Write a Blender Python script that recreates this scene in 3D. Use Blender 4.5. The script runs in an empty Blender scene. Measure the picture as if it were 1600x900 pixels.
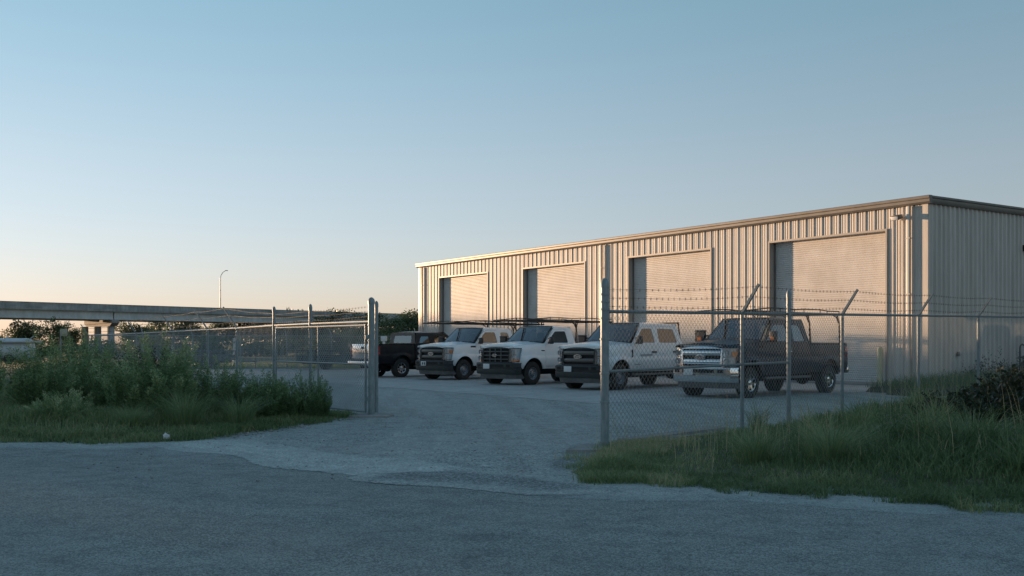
import bpy, bmesh, math, random
import numpy as np
from mathutils import Vector, Matrix

random.seed(7)
RNG = np.random.default_rng(11)
S = bpy.context.scene
COL = S.collection
PI = math.pi
R = math.radians

# ------------------------------------------------------------------ materials
def mat(name, color=(.5, .5, .5), rough=.6, metal=0., coat=0., spec=.5):
    m = bpy.data.materials.new(name)
    m.use_nodes = True
    b = m.node_tree.nodes['Principled BSDF']
    b.inputs['Base Color'].default_value = (*color, 1)
    b.inputs['Roughness'].default_value = rough
    b.inputs['Metallic'].default_value = metal
    b.inputs['Coat Weight'].default_value = coat
    b.inputs['Coat Roughness'].default_value = .06
    b.inputs['Specular IOR Level'].default_value = spec
    return m

def nd(m, t, **kw):
    n = m.node_tree.nodes.new(t)
    for k, v in kw.items():
        if k.startswith('i_'):
            n.inputs[k[2:].replace('_', ' ')].default_value = v
        else:
            setattr(n, k, v)
    return n

def lk(m, a, ao, b, bi):
    m.node_tree.links.new(a.outputs[ao], b.inputs[bi])

def bsdf(m):
    return m.node_tree.nodes['Principled BSDF']

def ramp(m, stops):
    r = nd(m, 'ShaderNodeValToRGB')
    e = r.color_ramp.elements
    while len(e) < len(stops):
        e.new(.5)
    for el, (p, c) in zip(e, stops):
        el.position = p
        el.color = (*c, 1) if len(c) == 3 else c
    return r

def noisy(name, c0, c1, scale=5., detail=5., rough=.6, bump=0., bscale=None, metal=0., coat=0., stretch=None, lo=.35, hi=.65, bdist=.01):
    """a surface whose colour wanders between two tones, with optional bump"""
    m = mat(name, c0, rough, metal, coat)
    tc = nd(m, 'ShaderNodeTexCoord')
    mp = nd(m, 'ShaderNodeMapping')
    if stretch:
        mp.inputs['Scale'].default_value = stretch
    lk(m, tc, 'Object', mp, 'Vector')
    n = nd(m, 'ShaderNodeTexNoise', i_Scale=scale, i_Detail=detail)
    lk(m, mp, 'Vector', n, 'Vector')
    r = ramp(m, [(lo, c0), (hi, c1)])
    lk(m, n, 'Fac', r, 'Fac')
    lk(m, r, 'Color', bsdf(m), 'Base Color')
    if bump:
        n2 = nd(m, 'ShaderNodeTexNoise', i_Scale=bscale or scale * 6, i_Detail=4.)
        lk(m, tc, 'Object', n2, 'Vector')
        bp = nd(m, 'ShaderNodeBump', i_Strength=bump, i_Distance=bdist)
        lk(m, n2, 'Fac', bp, 'Height')
        lk(m, bp, 'Normal', bsdf(m), 'Normal')
    return m

AGG = {}
def agg_nodes(m, dark, mid, light, patch, agg=70., patch_amt=.5, patch_scale=.55):
    """colour and height sockets of an aggregate ground: fine stones, mid-size wear, wide stains"""
    tc = nd(m, 'ShaderNodeTexCoord')
    v = nd(m, 'ShaderNodeTexVoronoi', i_Scale=agg)
    lk(m, tc, 'Object', v, 'Vector')
    n1 = nd(m, 'ShaderNodeTexNoise', i_Scale=agg * .35, i_Detail=6., i_Roughness=.7)
    lk(m, tc, 'Object', n1, 'Vector')
    sep = nd(m, 'ShaderNodeSeparateColor')
    lk(m, v, 'Color', sep, 'Color')
    mx = nd(m, 'ShaderNodeMath', operation='ADD')
    lk(m, sep, 'Red', mx, 0)
    lk(m, n1, 'Fac', mx, 1)
    hf = nd(m, 'ShaderNodeMath', operation='MULTIPLY')
    lk(m, mx, 'Value', hf, 0)
    hf.inputs[1].default_value = .5
    r = ramp(m, [(.28, dark), (.5, mid), (.74, light)])
    lk(m, hf, 'Value', r, 'Fac')
    n2 = nd(m, 'ShaderNodeTexNoise', i_Scale=patch_scale, i_Detail=7., i_Roughness=.62, i_Distortion=.6)
    lk(m, tc, 'Object', n2, 'Vector')
    r2 = ramp(m, [(.4, (0, 0, 0)), (.66, (1, 1, 1))])
    lk(m, n2, 'Fac', r2, 'Fac')
    fm = nd(m, 'ShaderNodeMath', operation='MULTIPLY')
    lk(m, r2, 'Color', fm, 0)
    fm.inputs[1].default_value = patch_amt
    mix = nd(m, 'ShaderNodeMix', data_type='RGBA')
    lk(m, fm, 'Value', mix, 'Factor')
    lk(m, r, 'Color', mix, 6)
    mix.inputs[7].default_value = (*patch, 1)
    # scuffs
    n3 = nd(m, 'ShaderNodeTexNoise', i_Scale=2.6, i_Detail=8., i_Roughness=.75)
    lk(m, tc, 'Object', n3, 'Vector')
    r3 = ramp(m, [(.32, (.74, .74, .75)), (.5, (1., 1., 1.)), (.68, (1.14, 1.14, 1.13))])
    lk(m, n3, 'Fac', r3, 'Fac')
    mul = nd(m, 'ShaderNodeMix', data_type='RGBA', blend_type='MULTIPLY')
    mul.inputs['Factor'].default_value = 1
    lk(m, mix, 2, mul, 6)
    lk(m, r3, 'Color', mul, 7)
    # old oil spots and thin cracks
    vc = nd(m, 'ShaderNodeTexVoronoi', feature='DISTANCE_TO_EDGE', i_Scale=.38)
    nw = nd(m, 'ShaderNodeTexNoise', i_Scale=1.7, i_Detail=6.)
    lk(m, tc, 'Object', nw, 'Vector')
    va = nd(m, 'ShaderNodeVectorMath', operation='MULTIPLY_ADD')
    lk(m, nw, 'Color', va, 0); va.inputs[1].default_value = (.9, .9, .9); lk(m, tc, 'Object', va, 2)
    lk(m, va, 'Vector', vc, 'Vector')
    rc = ramp(m, [(.0, (.55, .56, .57)), (.006, (.68, .68, .69)), (.014, (1, 1, 1))])
    lk(m, vc, 'Distance', rc, 'Fac')
    mc = nd(m, 'ShaderNodeMix', data_type='RGBA', blend_type='MULTIPLY')
    mc.inputs['Factor'].default_value = .22
    lk(m, mul, 2, mc, 6); lk(m, rc, 'Color', mc, 7)
    ad = nd(m, 'ShaderNodeMath', operation='ADD')
    lk(m, v, 'Distance', ad, 0)
    lk(m, n1, 'Fac', ad, 1)
    ad2 = nd(m, 'ShaderNodeMath', operation='MULTIPLY_ADD')
    lk(m, n2, 'Fac', ad2, 0)
    ad2.inputs[1].default_value = 2.5
    lk(m, ad, 'Value', ad2, 2)
    return mc, ad2

def asphalt_like(name, dark, mid, light, patch, agg=70., bump=.6, patch_amt=.5, bdist=.008, patch_scale=.55, rough=.9, over=None):
    """aggregate ground; with over = another ground's name it thins out into that one where the 'fade' attribute falls"""
    m = mat(name, mid, rough, spec=.28)
    AGG[name] = (dark, mid, light, patch, agg, patch_amt, patch_scale)
    c, h = agg_nodes(m, *AGG[name])
    bp = nd(m, 'ShaderNodeBump', i_Strength=bump, i_Distance=bdist)
    lk(m, h, 'Value', bp, 'Height')
    lk(m, bp, 'Normal', bsdf(m), 'Normal')
    if over:
        c2, _ = agg_nodes(m, *AGG[over])
        a = nd(m, 'ShaderNodeAttribute', attribute_name='fade')
        tc = nd(m, 'ShaderNodeTexCoord')
        n = nd(m, 'ShaderNodeTexNoise', i_Scale=5., i_Detail=10., i_Roughness=.82)
        lk(m, tc, 'Object', n, 'Vector')
        ad = nd(m, 'ShaderNodeMath', operation='ADD'); lk(m, a, 'Fac', ad, 0); lk(m, n, 'Fac', ad, 1)
        r = ramp(m, [(.62, (0, 0, 0)), (1.0, (1, 1, 1))]); lk(m, ad, 'Value', r, 'Fac')
        mx = nd(m, 'ShaderNodeMix', data_type='RGBA')
        lk(m, r, 'Color', mx, 'Factor'); lk(m, c2, 2, mx, 6); lk(m, c, 2, mx, 7)
        lk(m, mx, 2, bsdf(m), 'Base Color')
    else:
        lk(m, c, 2, bsdf(m), 'Base Color')
    return m

def leaf_mat(name, stops, rough=.40, trans=.25):
    """foliage: colour picked per leaf from the 'tint' attribute"""
    m = mat(name, stops[0][1], rough, spec=.45)
    a = nd(m, 'ShaderNodeAttribute', attribute_name='tint')
    r = ramp(m, stops)
    lk(m, a, 'Fac', r, 'Fac')
    lk(m, r, 'Color', bsdf(m), 'Base Color')
    tl = nd(m, 'ShaderNodeBsdfTranslucent')
    lk(m, r, 'Color', tl, 'Color')
    mx = nd(m, 'ShaderNodeMixShader')
    mx.inputs[0].default_value = trans
    out = m.node_tree.nodes['Material Output']
    lk(m, bsdf(m), 'BSDF', mx, 1)
    lk(m, tl, 'BSDF', mx, 2)
    lk(m, mx, 'Shader', out, 'Surface')
    return m

def glass_mat(name, tint=(.55, .62, .62), refl=1.5):
    m = mat(name, tint)
    nt = m.node_tree
    tr = nd(m, 'ShaderNodeBsdfTransparent')
    tr.inputs['Color'].default_value = (*tint, 1)
    gl = nd(m, 'ShaderNodeBsdfGlossy')
    gl.inputs['Roughness'].default_value = .03
    gl.inputs['Color'].default_value = (.9, .95, 1, 1)
    lw = nd(m, 'ShaderNodeLayerWeight', i_Blend=.5)
    pw = nd(m, 'ShaderNodeMath', operation='POWER'); lk(m, lw, 'Facing', pw, 0); pw.inputs[1].default_value = 5.
    fr = nd(m, 'ShaderNodeMath', operation='MULTIPLY_ADD'); lk(m, pw, 'Value', fr, 0)
    f0 = ((refl - 1) / (refl + 1)) ** 2 * 1.8
    fr.inputs[1].default_value = 1 - f0; fr.inputs[2].default_value = f0
    mx = nd(m, 'ShaderNodeMixShader')
    lk(m, fr, 'Value', mx, 0)
    lk(m, tr, 'BSDF', mx, 1)
    lk(m, gl, 'BSDF', mx, 2)
    lk(m, mx, 'Shader', nt.nodes['Material Output'], 'Surface')
    return m

M = {}
M['wall'] = noisy('wall_metal', (.51, .48, .445), (.585, .55, .51), 1.1, 6, .5, .05, 9, stretch=(1, 1, .35), bdist=.02)
M['trim'] = noisy('trim_metal', (.13, .118, .105), (.165, .15, .135), 2, 4, .45)
M['jamb'] = mat('jamb_metal', (.36, .335, .31), .5)
M['slat'] = noisy('door_slats', (.53, .51, .49), (.60, .58, .56), .8, 5, .45, .03, 6, stretch=(1, 1, 2), bdist=.02)
M['roof'] = mat('roof_metal', (.42, .42, .41), .45)
M['galv'] = noisy('galvanised', (.19, .235, .25), (.26, .30, .315), 30, 4, .5, metal=.25, stretch=(1, 1, .3))
M['wire'] = mat('galvanised_wire', (.42, .46, .475), .6, .15)
M['wire_dull'] = mat('weathered_wire', (.21, .235, .245), .65, .1)
M['conc'] = noisy('concrete', (.22, .215, .205), (.32, .31, .30), 1.2, 8, .85, .25, 40)
M['conc_dark'] = noisy('weathered_concrete', (.25, .275, .28), (.42, .435, .435), .35, 8, .85, .2, 8, stretch=(1, 1, 3))
M['girder'] = noisy('girder_concrete', (.48, .51, .515), (.56, .58, .575), .25, 5, .8)
M['apron'] = asphalt_like('apron_concrete', (.36, .375, .365), (.43, .44, .43), (.50, .505, .49), (.33, .34, .33), agg=40, bump=.15, patch_amt=.55, rough=.8)
M['asphalt'] = asphalt_like('asphalt', (.15, .178, .178), (.28, .33, .32), (.48, .53, .51), (.36, .40, .388), agg=105, bump=1., patch_amt=.28, bdist=.012)
M['gravel'] = asphalt_like('gravel', (.165, .20, .198), (.355, .41, .395), (.58, .62, .59), (.45, .48, .46), agg=60, bump=1., patch_amt=.5, bdist=.016, patch_scale=.45, over='asphalt')
M['chip'] = asphalt_like('pale_grit', (.19, .215, .215), (.335, .375, .362), (.52, .55, .53), (.42, .45, .435), agg=70, bump=.8, patch_amt=.5, over='asphalt')
M['dust'] = asphalt_like('driveway_dust', (.25, .285, .28), (.42, .465, .45), (.62, .65, .62), (.5, .53, .51), agg=60, bump=.6, patch_amt=.3, over='gravel')
M['damp'] = asphalt_like('damp_gravel', (.10, .125, .13), (.23, .27, .27), (.42, .46, .45), (.27, .30, .30), agg=55, bump=1., patch_amt=.3, bdist=.014, over='gravel')
M['soil'] = noisy('soil', (.06, .075, .042), (.13, .12, .075), 3, 8, .95, .8, 30)
M['field'] = noisy('dry_field', (.10, .095, .04), (.19, .16, .07), .35, 8, .95, .6, 8, bdist=.1)
M['paint_white'] = noisy('white_paint', (.80, .835, .85), (.84, .87, .88), 2.5, 5, .28, coat=.5)
M['paint_navy'] = noisy('dark_blue_paint', (.008, .024, .040), (.012, .032, .050), 3, 4, .32, coat=.0)
bsdf(M['paint_navy']).inputs['Specular IOR Level'].default_value = .22
M['paint_black'] = noisy('black_paint', (.008, .008, .010), (.014, .013, .015), 3, 4, .38, coat=.1)
bsdf(M['paint_black']).inputs['Specular IOR Level'].default_value = .3
M['plastic'] = noisy('dark_plastic', (.018, .023, .026), (.028, .033, .036), 6, 4, .55)
M['greyplastic'] = noisy('grey_plastic', (.10, .10, .098), (.14, .138, .133), 6, 4, .55)
M['bronze'] = mat('grille_bar_grey', (.13, .12, .11), .42, .3)
M['black'] = mat('black_void', (.008, .008, .009), .8)
M['chrome'] = mat('chrome', (.72, .73, .74), .14, 1.)
M['steelrim'] = noisy('painted_steel_rim', (.22, .24, .26), (.29, .31, .33), 10, 3, .4, metal=.6)
M['rubber'] = noisy('tyre_rubber', (.010, .010, .011), (.02, .02, .02), 20, 4, .75)
M['glass'] = glass_mat('vehicle_glass', (.34, .42, .43), 1.95)
M['tint'] = glass_mat('tinted_glass', (.06, .07, .075), 1.85)
M['lens'] = glass_mat('lamp_lens', (.85, .88, .9), 1.45)
M['amber'] = mat('amber_lens', (.75, .19, .02), .25, coat=.6)
M['red'] = mat('red_lens', (.35, .012, .012), .25, coat=.6)
M['seat'] = noisy('seat_fabric', (.16, .13, .10), (.2, .165, .125), 12, 3, .85)
M['interior'] = mat('interior', (.03, .03, .03), .8)
M['plate'] = mat('plate_white', (.62, .63, .63), .5)
M['smudge'] = mat('door_decal', (.34, .37, .39), .5)
M['ink'] = mat('plate_marks', (.06, .06, .07), .6)
M['emblem'] = mat('emblem_blue', (.012, .02, .05), .25, coat=.8)
M['silver'] = mat('emblem_silver', (.7, .71, .72), .25, .9)
M['rack'] = mat('rack_steel', (.018, .016, .015), .55)
M['lampchrome'] = mat('lamp_reflector', (.40, .45, .48), .35, .6)
M['barb'] = mat('weathered_barb_wire', (.10, .095, .09), .7, .2)
M['yellow'] = noisy('faded_yellow', (.44, .42, .26), (.5, .48, .32), 6, 4, .6)
M['bark'] = noisy('bark', (.05, .04, .03), (.09, .075, .055), 6, 6, .9, .5, 30)
M['leaf_tree'] = leaf_mat('tree_leaves', [(0, (.05, .08, .04)), (.5, (.10, .14, .065)), (1, (.17, .195, .085))])
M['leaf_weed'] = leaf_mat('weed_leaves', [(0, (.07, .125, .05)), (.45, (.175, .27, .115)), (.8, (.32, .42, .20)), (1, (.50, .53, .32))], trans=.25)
M['leaf_dark'] = leaf_mat('dark_leaves', [(0, (.028, .04, .025)), (.6, (.055, .072, .04)), (1, (.10, .075, .05))])
M['grass'] = leaf_mat('grass_blades', [(0, (.06, .11, .045)), (.4, (.15, .22, .09)), (.75, (.28, .345, .15)), (.88, (.37, .36, .2)), (1, (.54, .46, .29))], trans=.4)
M['grass_pale'] = leaf_mat('pale_grass_blades', [(0, (.14, .22, .10)), (.6, (.27, .355, .175)), (1, (.45, .43, .25))], trans=.35)
M['wood'] = noisy('old_wood', (.16, .12, .085), (.26, .2, .14), 4, 6, .8, stretch=(1, 1, .2))
M['camper'] = noisy('camper_skin', (.42, .48, .52), (.52, .57, .6), 2, 5, .4)
M['sunlit_orange'] = noisy('tailboard_sunlit_orange', (.33, .2, .12), (.42, .27, .17), 4, 5, .7)  # warm sunlight on the flatbed's boards, painted as their base colour

def over_colour(m, make):
    """multiply or mix something over the colour a material already has"""
    sock = bsdf(m).inputs['Base Color']; src = sock.links[0].from_socket
    m.node_tree.links.remove(sock.links[0])
    mx = make(m); m.node_tree.links.new(src, mx.inputs[6]); m.node_tree.links.new(mx.outputs[2], sock)

def streaks(m, lo=.84, hi=1.05, sc=(2.2, 2.2, .10)):
    def mk(m):
        tc = nd(m, 'ShaderNodeTexCoord'); mp = nd(m, 'ShaderNodeMapping'); mp.inputs['Scale'].default_value = sc
        lk(m, tc, 'Object', mp, 'Vector')
        n = nd(m, 'ShaderNodeTexNoise', i_Scale=2.4, i_Detail=8., i_Roughness=.7); lk(m, mp, 'Vector', n, 'Vector')
        r = ramp(m, [(.36, (lo, lo * .985, lo * .96)), (.6, (hi, hi, hi))]); lk(m, n, 'Fac', r, 'Fac')
        mx = nd(m, 'ShaderNodeMix', data_type='RGBA', blend_type='MULTIPLY'); mx.inputs['Factor'].default_value = 1
        lk(m, r, 'Color', mx, 7); return mx
    over_colour(m, mk)

def tracks(m, ang, lo=.86, hi=1.07):
    """long soft wear left by wheels along the direction of travel"""
    def mk(m):
        tc = nd(m, 'ShaderNodeTexCoord'); mp = nd(m, 'ShaderNodeMapping', vector_type='TEXTURE')
        mp.inputs['Rotation'].default_value = (0, 0, ang); mp.inputs['Scale'].default_value = (9., .75, 1.)
        lk(m, tc, 'Object', mp, 'Vector')
        n = nd(m, 'ShaderNodeTexNoise', i_Scale=1., i_Detail=5., i_Roughness=.6, i_Distortion=.4); lk(m, mp, 'Vector', n, 'Vector')
        r = ramp(m, [(.36, (lo, lo, lo)), (.6, (hi, hi, hi))]); lk(m, n, 'Fac', r, 'Fac')
        mx = nd(m, 'ShaderNodeMix', data_type='RGBA', blend_type='MULTIPLY'); mx.inputs['Factor'].default_value = 1
        lk(m, r, 'Color', mx, 7); return mx
    over_colour(m, mk)

def road_dirt(m, col=(.20, .18, .15), z0=.5, z1=1.0, amt=.75):
    """dried mud thrown up along the sills of a vehicle"""
    def mk(m):
        tc = nd(m, 'ShaderNodeTexCoord'); sp = nd(m, 'ShaderNodeSeparateXYZ'); lk(m, tc, 'Object', sp, 'Vector')
        n = nd(m, 'ShaderNodeTexNoise', i_Scale=3.5, i_Detail=8., i_Roughness=.7); lk(m, tc, 'Object', n, 'Vector')
        mr = nd(m, 'ShaderNodeMapRange'); mr.inputs['From Min'].default_value = z1; mr.inputs['From Max'].default_value = z0
        lk(m, sp, 'Z', mr, 'Value')
        ml = nd(m, 'ShaderNodeMath', operation='MULTIPLY'); lk(m, mr, 'Result', ml, 0); lk(m, n, 'Fac', ml, 1)
        m2 = nd(m, 'ShaderNodeMath', operation='MULTIPLY', use_clamp=True); lk(m, ml, 'Value', m2, 0); m2.inputs[1].default_value = amt * 1.6
        mx = nd(m, 'ShaderNodeMix', data_type='RGBA'); lk(m, m2, 'Value', mx, 'Factor'); mx.inputs[7].default_value = (*col, 1); return mx
    over_colour(m, mk)
streaks(M['wall']); streaks(M['slat'], .94, 1.03, (1.2, 1.2, .5)); streaks(M['conc_dark'], .72, 1.08, (1., 1., .2)); streaks(M['girder'], .82, 1.05, (.6, .6, .2))
tracks(M['gravel'], R(96)); tracks(M['asphalt'], R(-24), .93, 1.03); tracks(M['apron'], R(38), .9, 1.04)
road_dirt(M['paint_white'], amt=.6); road_dirt(M['paint_navy'], (.07, .065, .06), amt=.5); road_dirt(M['plastic'], (.06, .058, .053), .2, 1.1, .4); road_dirt(M['rubber'], (.06, .055, .05), -.2, 1.2, .5)
M['sideglass'] = glass_mat('side_glass', (.14, .18, .19), 1.9)

# ------------------------------------------------------------------ object helpers
def tag(o, label=None, cat=None, group=None, kind=None):
    if label: o['label'] = label
    if cat: o['category'] = cat
    if group: o['group'] = group
    if kind: o['kind'] = kind
    return o

def empty(name, loc=(0, 0, 0), rz=0.):
    o = bpy.data.objects.new(name, None)
    o.empty_display_size = .3
    o.location = loc
    o.rotation_euler = (0, 0, rz)
    COL.objects.link(o)
    return o

def link_mesh(name, me, mats, parent=None, smooth=35):
    for m in (mats if isinstance(mats, (list, tuple)) else [mats]):
        me.materials.append(m)
    if smooth:
        me.polygons.foreach_set('use_smooth', np.ones(len(me.polygons), dtype=bool))
        me.set_sharp_from_angle(angle=R(smooth))
    o = bpy.data.objects.new(name, me)
    COL.objects.link(o)
    if parent:
        o.parent = parent
    return o

class MB:
    """collects shapes and links them as ONE mesh object"""
    def __init__(s):
        s.v = []; s.f = []; s.mi = []; s.T = None
    def add(s, vs, fs, mi=0):
        b = len(s.v)
        if s.T is not None:
            vs = [s.T @ Vector(p) for p in vs]
        s.v += [tuple(p) for p in vs]
        for f in fs:
            s.f.append([b + i for i in f]); s.mi.append(mi)
        return s
    def bm(s, bm, mi=0):
        bm.verts.index_update()
        s.add([v.co.copy() for v in bm.verts], [[v.index for v in f.verts] for f in bm.faces], mi)
        bm.free()
        return s
    def box(s, x0, x1, y0, y1, z0, z1, bev=0., mi=0, seg=2):
        bm = bmesh.new()
        bmesh.ops.create_cube(bm, size=1)
        for v in bm.verts:
            v.co = Vector(((x0 + x1) / 2 + v.co.x * (x1 - x0), (y0 + y1) / 2 + v.co.y * (y1 - y0), (z0 + z1) / 2 + v.co.z * (z1 - z0)))
        if bev:
            bmesh.ops.bevel(bm, geom=bm.edges[:], offset=bev, segments=seg, affect='EDGES', profile=.5)
        return s.bm(bm, mi)
    def tube(s, pts, r, n=8, mi=0, caps=True, r1=None):
        pts = [Vector(p) for p in pts]
        L = len(pts); vs = []; fs = []
        prev = None
        for i, p in enumerate(pts):
            d = (pts[min(i + 1, L - 1)] - pts[max(i - 1, 0)]).normalized()
            if prev is None:
                a = d.orthogonal().normalized()
            else:
                a = (prev - d * prev.dot(d)).normalized()
            prev = a
            b = d.cross(a)
            rr = r if r1 is None else r + (r1 - r) * i / (L - 1)
            for k in range(n):
                t = 2 * PI * k / n
                vs.append(p + (a * math.cos(t) + b * math.sin(t)) * rr)
        for i in range(L - 1):
            for k in range(n):
                k2 = (k + 1) % n
                fs.append([i * n + k, i * n + k2, (i + 1) * n + k2, (i + 1) * n + k])
        if caps:
            fs.append(list(range(n))[::-1]); fs.append([(L - 1) * n + k for k in range(n)])
        return s.add(vs, fs, mi)
    def lathe(s, prof, c, axis='y', n=28, mi=0, sgn=1):
        """prof = [(radius, offset along axis)]"""
        c = Vector(c); vs = []; fs = []
        for (r, a) in prof:
            for k in range(n):
                t = 2 * PI * k / n
                if axis == 'y': p = Vector((r * math.cos(t), a * sgn, r * math.sin(t)))
                elif axis == 'x': p = Vector((a * sgn, r * math.cos(t), r * math.sin(t)))
                else: p = Vector((r * math.cos(t), r * math.sin(t), a * sgn))
                vs.append(c + p)
        for i in range(len(prof) - 1):
            for k in range(n):
                k2 = (k + 1) % n
                f = [i * n + k, i * n + k2, (i + 1) * n + k2, (i + 1) * n + k]
                fs.append(f)
        return s.add(vs, fs, mi)
    def grid(s, fn, nu, nv, mi=0, flip=False):
        vs = [fn(i / nu, j / nv) for i in range(nu + 1) for j in range(nv + 1)]
        fs = []
        for i in range(nu):
            for j in range(nv):
                a = i * (nv + 1) + j
                f = [a, a + nv + 1, a + nv + 2, a + 1]
                fs.append(f[::-1] if flip else f)
        return s.add(vs, fs, mi)
    def prism(s, poly, fn0, fn1, mi=0):
        """closed prism: polygon points mapped by fn0 (one cap) and fn1 (other cap)"""
        n = len(poly)
        vs = [fn0(*p) for p in poly] + [fn1(*p) for p in poly]
        fs = [list(range(n))[::-1], [n + i for i in range(n)]]
        for i in range(n):
            j = (i + 1) % n
            fs.append([i, j, n + j, n + i])
        return s.add(vs, fs, mi)
    def sheet(s, outer, holes, fmap, thick, side, xc=(), zc=(), mi=0):
        """a 2-D outline (x,z) with holes, cut into cells, mapped onto the body surface, with thickness"""
        bm = bmesh.new(); edges = []
        for loop in [outer] + list(holes):
            vs = [bm.verts.new((p[0], 0, p[1])) for p in loop]
            for i in range(len(vs)):
                edges.append(bm.edges.new((vs[i], vs[(i + 1) % len(vs)])))
        bmesh.ops.triangle_fill(bm, use_beauty=True, edges=edges)
        for x in xc:
            bmesh.ops.bisect_plane(bm, geom=bm.verts[:] + bm.edges[:] + bm.faces[:], dist=1e-5, plane_co=(x, 0, 0), plane_no=(1, 0, 0))
        for z in zc:
            bmesh.ops.bisect_plane(bm, geom=bm.verts[:] + bm.edges[:] + bm.faces[:], dist=1e-5, plane_co=(0, 0, z), plane_no=(0, 0, 1))
        bmesh.ops.recalc_face_normals(bm, faces=bm.faces[:])
        bm.verts.index_update()
        n = len(bm.verts)
        P = [(v.co.x, v.co.z) for v in bm.verts]
        F = []
        for f in bm.faces:
            ids = [v.index for v in f.verts]
            ar = sum(P[ids[i]][0] * P[ids[(i + 1) % len(ids)]][1] - P[ids[(i + 1) % len(ids)]][0] * P[ids[i]][1] for i in range(len(ids)))
            if (ar > 0) == (side > 0):
                ids = ids[::-1]
            F.append(ids)
        vs = []; back = []
        for (x, z) in P:
            q = fmap(x, z)
            vs.append((q[0], q[1] * side, q[2]))
            back.append((q[0], (q[1] - thick) * side, q[2]))
        fs = [f[:] for f in F] + [[n + i for i in f[::-1]] for f in F]
        cnt = {}
        for f in F:
            for i in range(len(f)):
                e = (f[i], f[(i + 1) % len(f)])
                cnt[e] = 1
        for (a, b) in cnt:
            if (b, a) not in cnt:
                fs.append([b, a, n + a, n + b])
        bm.free()
        return s.add(vs + back, fs, mi)
    def build(s, name, mats, parent=None, smooth=35):
        me = bpy.data.meshes.new(name)
        me.from_pydata(s.v, [], s.f)
        me.polygons.foreach_set('material_index', s.mi)
        me.update()
        return link_mesh(name, me, mats, parent, smooth)

def np_mesh(name, V, quads=None, tris=None, tint=None):
    """fast mesh from numpy arrays, optional per-vertex tint"""
    me = bpy.data.meshes.new(name)
    nq = 0 if quads is None else len(quads); ntr = 0 if tris is None else len(tris)
    me.vertices.add(len(V)); me.vertices.foreach_set('co', np.ascontiguousarray(V, dtype=np.float32).ravel())
    idx = []; tot = []
    if nq: idx.append(quads.ravel()); tot.append(np.full(nq, 4))
    if ntr: idx.append(tris.ravel()); tot.append(np.full(ntr, 3))
    idx = np.concatenate(idx).astype(np.int32); tot = np.concatenate(tot)
    me.loops.add(len(idx)); me.loops.foreach_set('vertex_index', idx)
    me.polygons.add(len(tot))
    st = np.concatenate([[0], np.cumsum(tot)[:-1]]).astype(np.int32)
    me.polygons.foreach_set('loop_start', st)
    me.update(calc_edges=True)
    if tint is not None:
        a = me.attributes.new('tint', 'FLOAT', 'POINT')
        a.data.foreach_set('value', np.ascontiguousarray(tint, dtype=np.float32))
    me.validate()
    return me

def rpoly(pts, r, n=4):
    """round the corners of a polygon; r one radius or one per corner"""
    out = []; L = len(pts)
    for i in range(L):
        p = Vector(pts[i]); a = Vector(pts[i - 1]) - p; b = Vector(pts[(i + 1) % L]) - p
        rr = r[i] if isinstance(r, (list, tuple)) else r
        d = min(rr, a.length * .45, b.length * .45)
        if d < 1e-4:
            out.append(tuple(p)); continue
        p0 = p + a.normalized() * d; p1 = p + b.normalized() * d
        for k in range(n + 1):
            t = k / n
            q = p0 * (1 - t) ** 2 + p * 2 * t * (1 - t) + p1 * t * t
            out.append((q.x, q.y))
    return out

def copy_tree(o, parent=None):
    c = o.copy(); COL.objects.link(c)
    if parent: c.parent = parent
    for ch in list(o.children):
        copy_tree(ch, c)
    return c

def sstep(a, b, x):
    t = min(1, max(0, (x - a) / (b - a)))
    return t * t * (3 - 2 * t)

# ------------------------------------------------------------------ camera, sky, sun
F_PX = 1600.
EYE = 1.42
cam_d = bpy.data.cameras.new('camera')
cam = bpy.data.objects.new('camera', cam_d)
COL.objects.link(cam)
cam_d.sensor_width = 36; cam_d.lens = 36 * F_PX / 1600
cam_d.shift_y = 87 / 1600
cam_d.clip_start = .1; cam_d.clip_end = 8000
cam.location = (0, 0, EYE); cam.rotation_euler = (R(90), 0, 0)
S.camera = cam

def at(px, py, h=0.):
    """point of the ground (or of the level h) seen at a photo pixel: used to read positions off the plan"""
    y = F_PX * (EYE - h) / (py - 537.)
    return ((px - 800.) / F_PX * y, y)

SUN_EL = 2.5
SUN_AZ = math.atan2(-.782, .623)          # from +Y towards +X
w = bpy.data.worlds.new('World'); S.world = w; w.use_nodes = True
bg = w.node_tree.nodes['Background']
sky = w.node_tree.nodes.new('ShaderNodeTexSky')
sky.sky_type = 'NISHITA'; sky.sun_disc = False
sky.sun_elevation = R(SUN_EL); sky.sun_rotation = SUN_AZ
sky.altitude = 0; sky.air_density = 1.15; sky.dust_density = .15; sky.ozone_density = 2.
# the photograph's softer sky: a little less contrast and colour, cooler white balance
wl_ = w.node_tree.links
gm = w.node_tree.nodes.new('ShaderNodeGamma'); gm.inputs['Gamma'].default_value = .75
gb = w.node_tree.nodes.new('ShaderNodeRGBToBW')
ms_ = w.node_tree.nodes.new('ShaderNodeMix'); ms_.data_type = 'RGBA'; ms_.inputs['Factor'].default_value = .6
gn = w.node_tree.nodes.new('ShaderNodeMix'); gn.data_type = 'RGBA'; gn.blend_type = 'MULTIPLY'
gn.inputs['Factor'].default_value = 1
tcw = w.node_tree.nodes.new('ShaderNodeTexCoord'); spx = w.node_tree.nodes.new('ShaderNodeSeparateXYZ')
rpw = w.node_tree.nodes.new('ShaderNodeValToRGB'); vmw = w.node_tree.nodes.new('ShaderNodeVectorMath'); vmw.operation = 'SCALE'
vmw.inputs['Scale'].default_value = 1.35
rpw.color_ramp.interpolation = 'LINEAR'
rpw.color_ramp.elements.new(.5)
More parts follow.
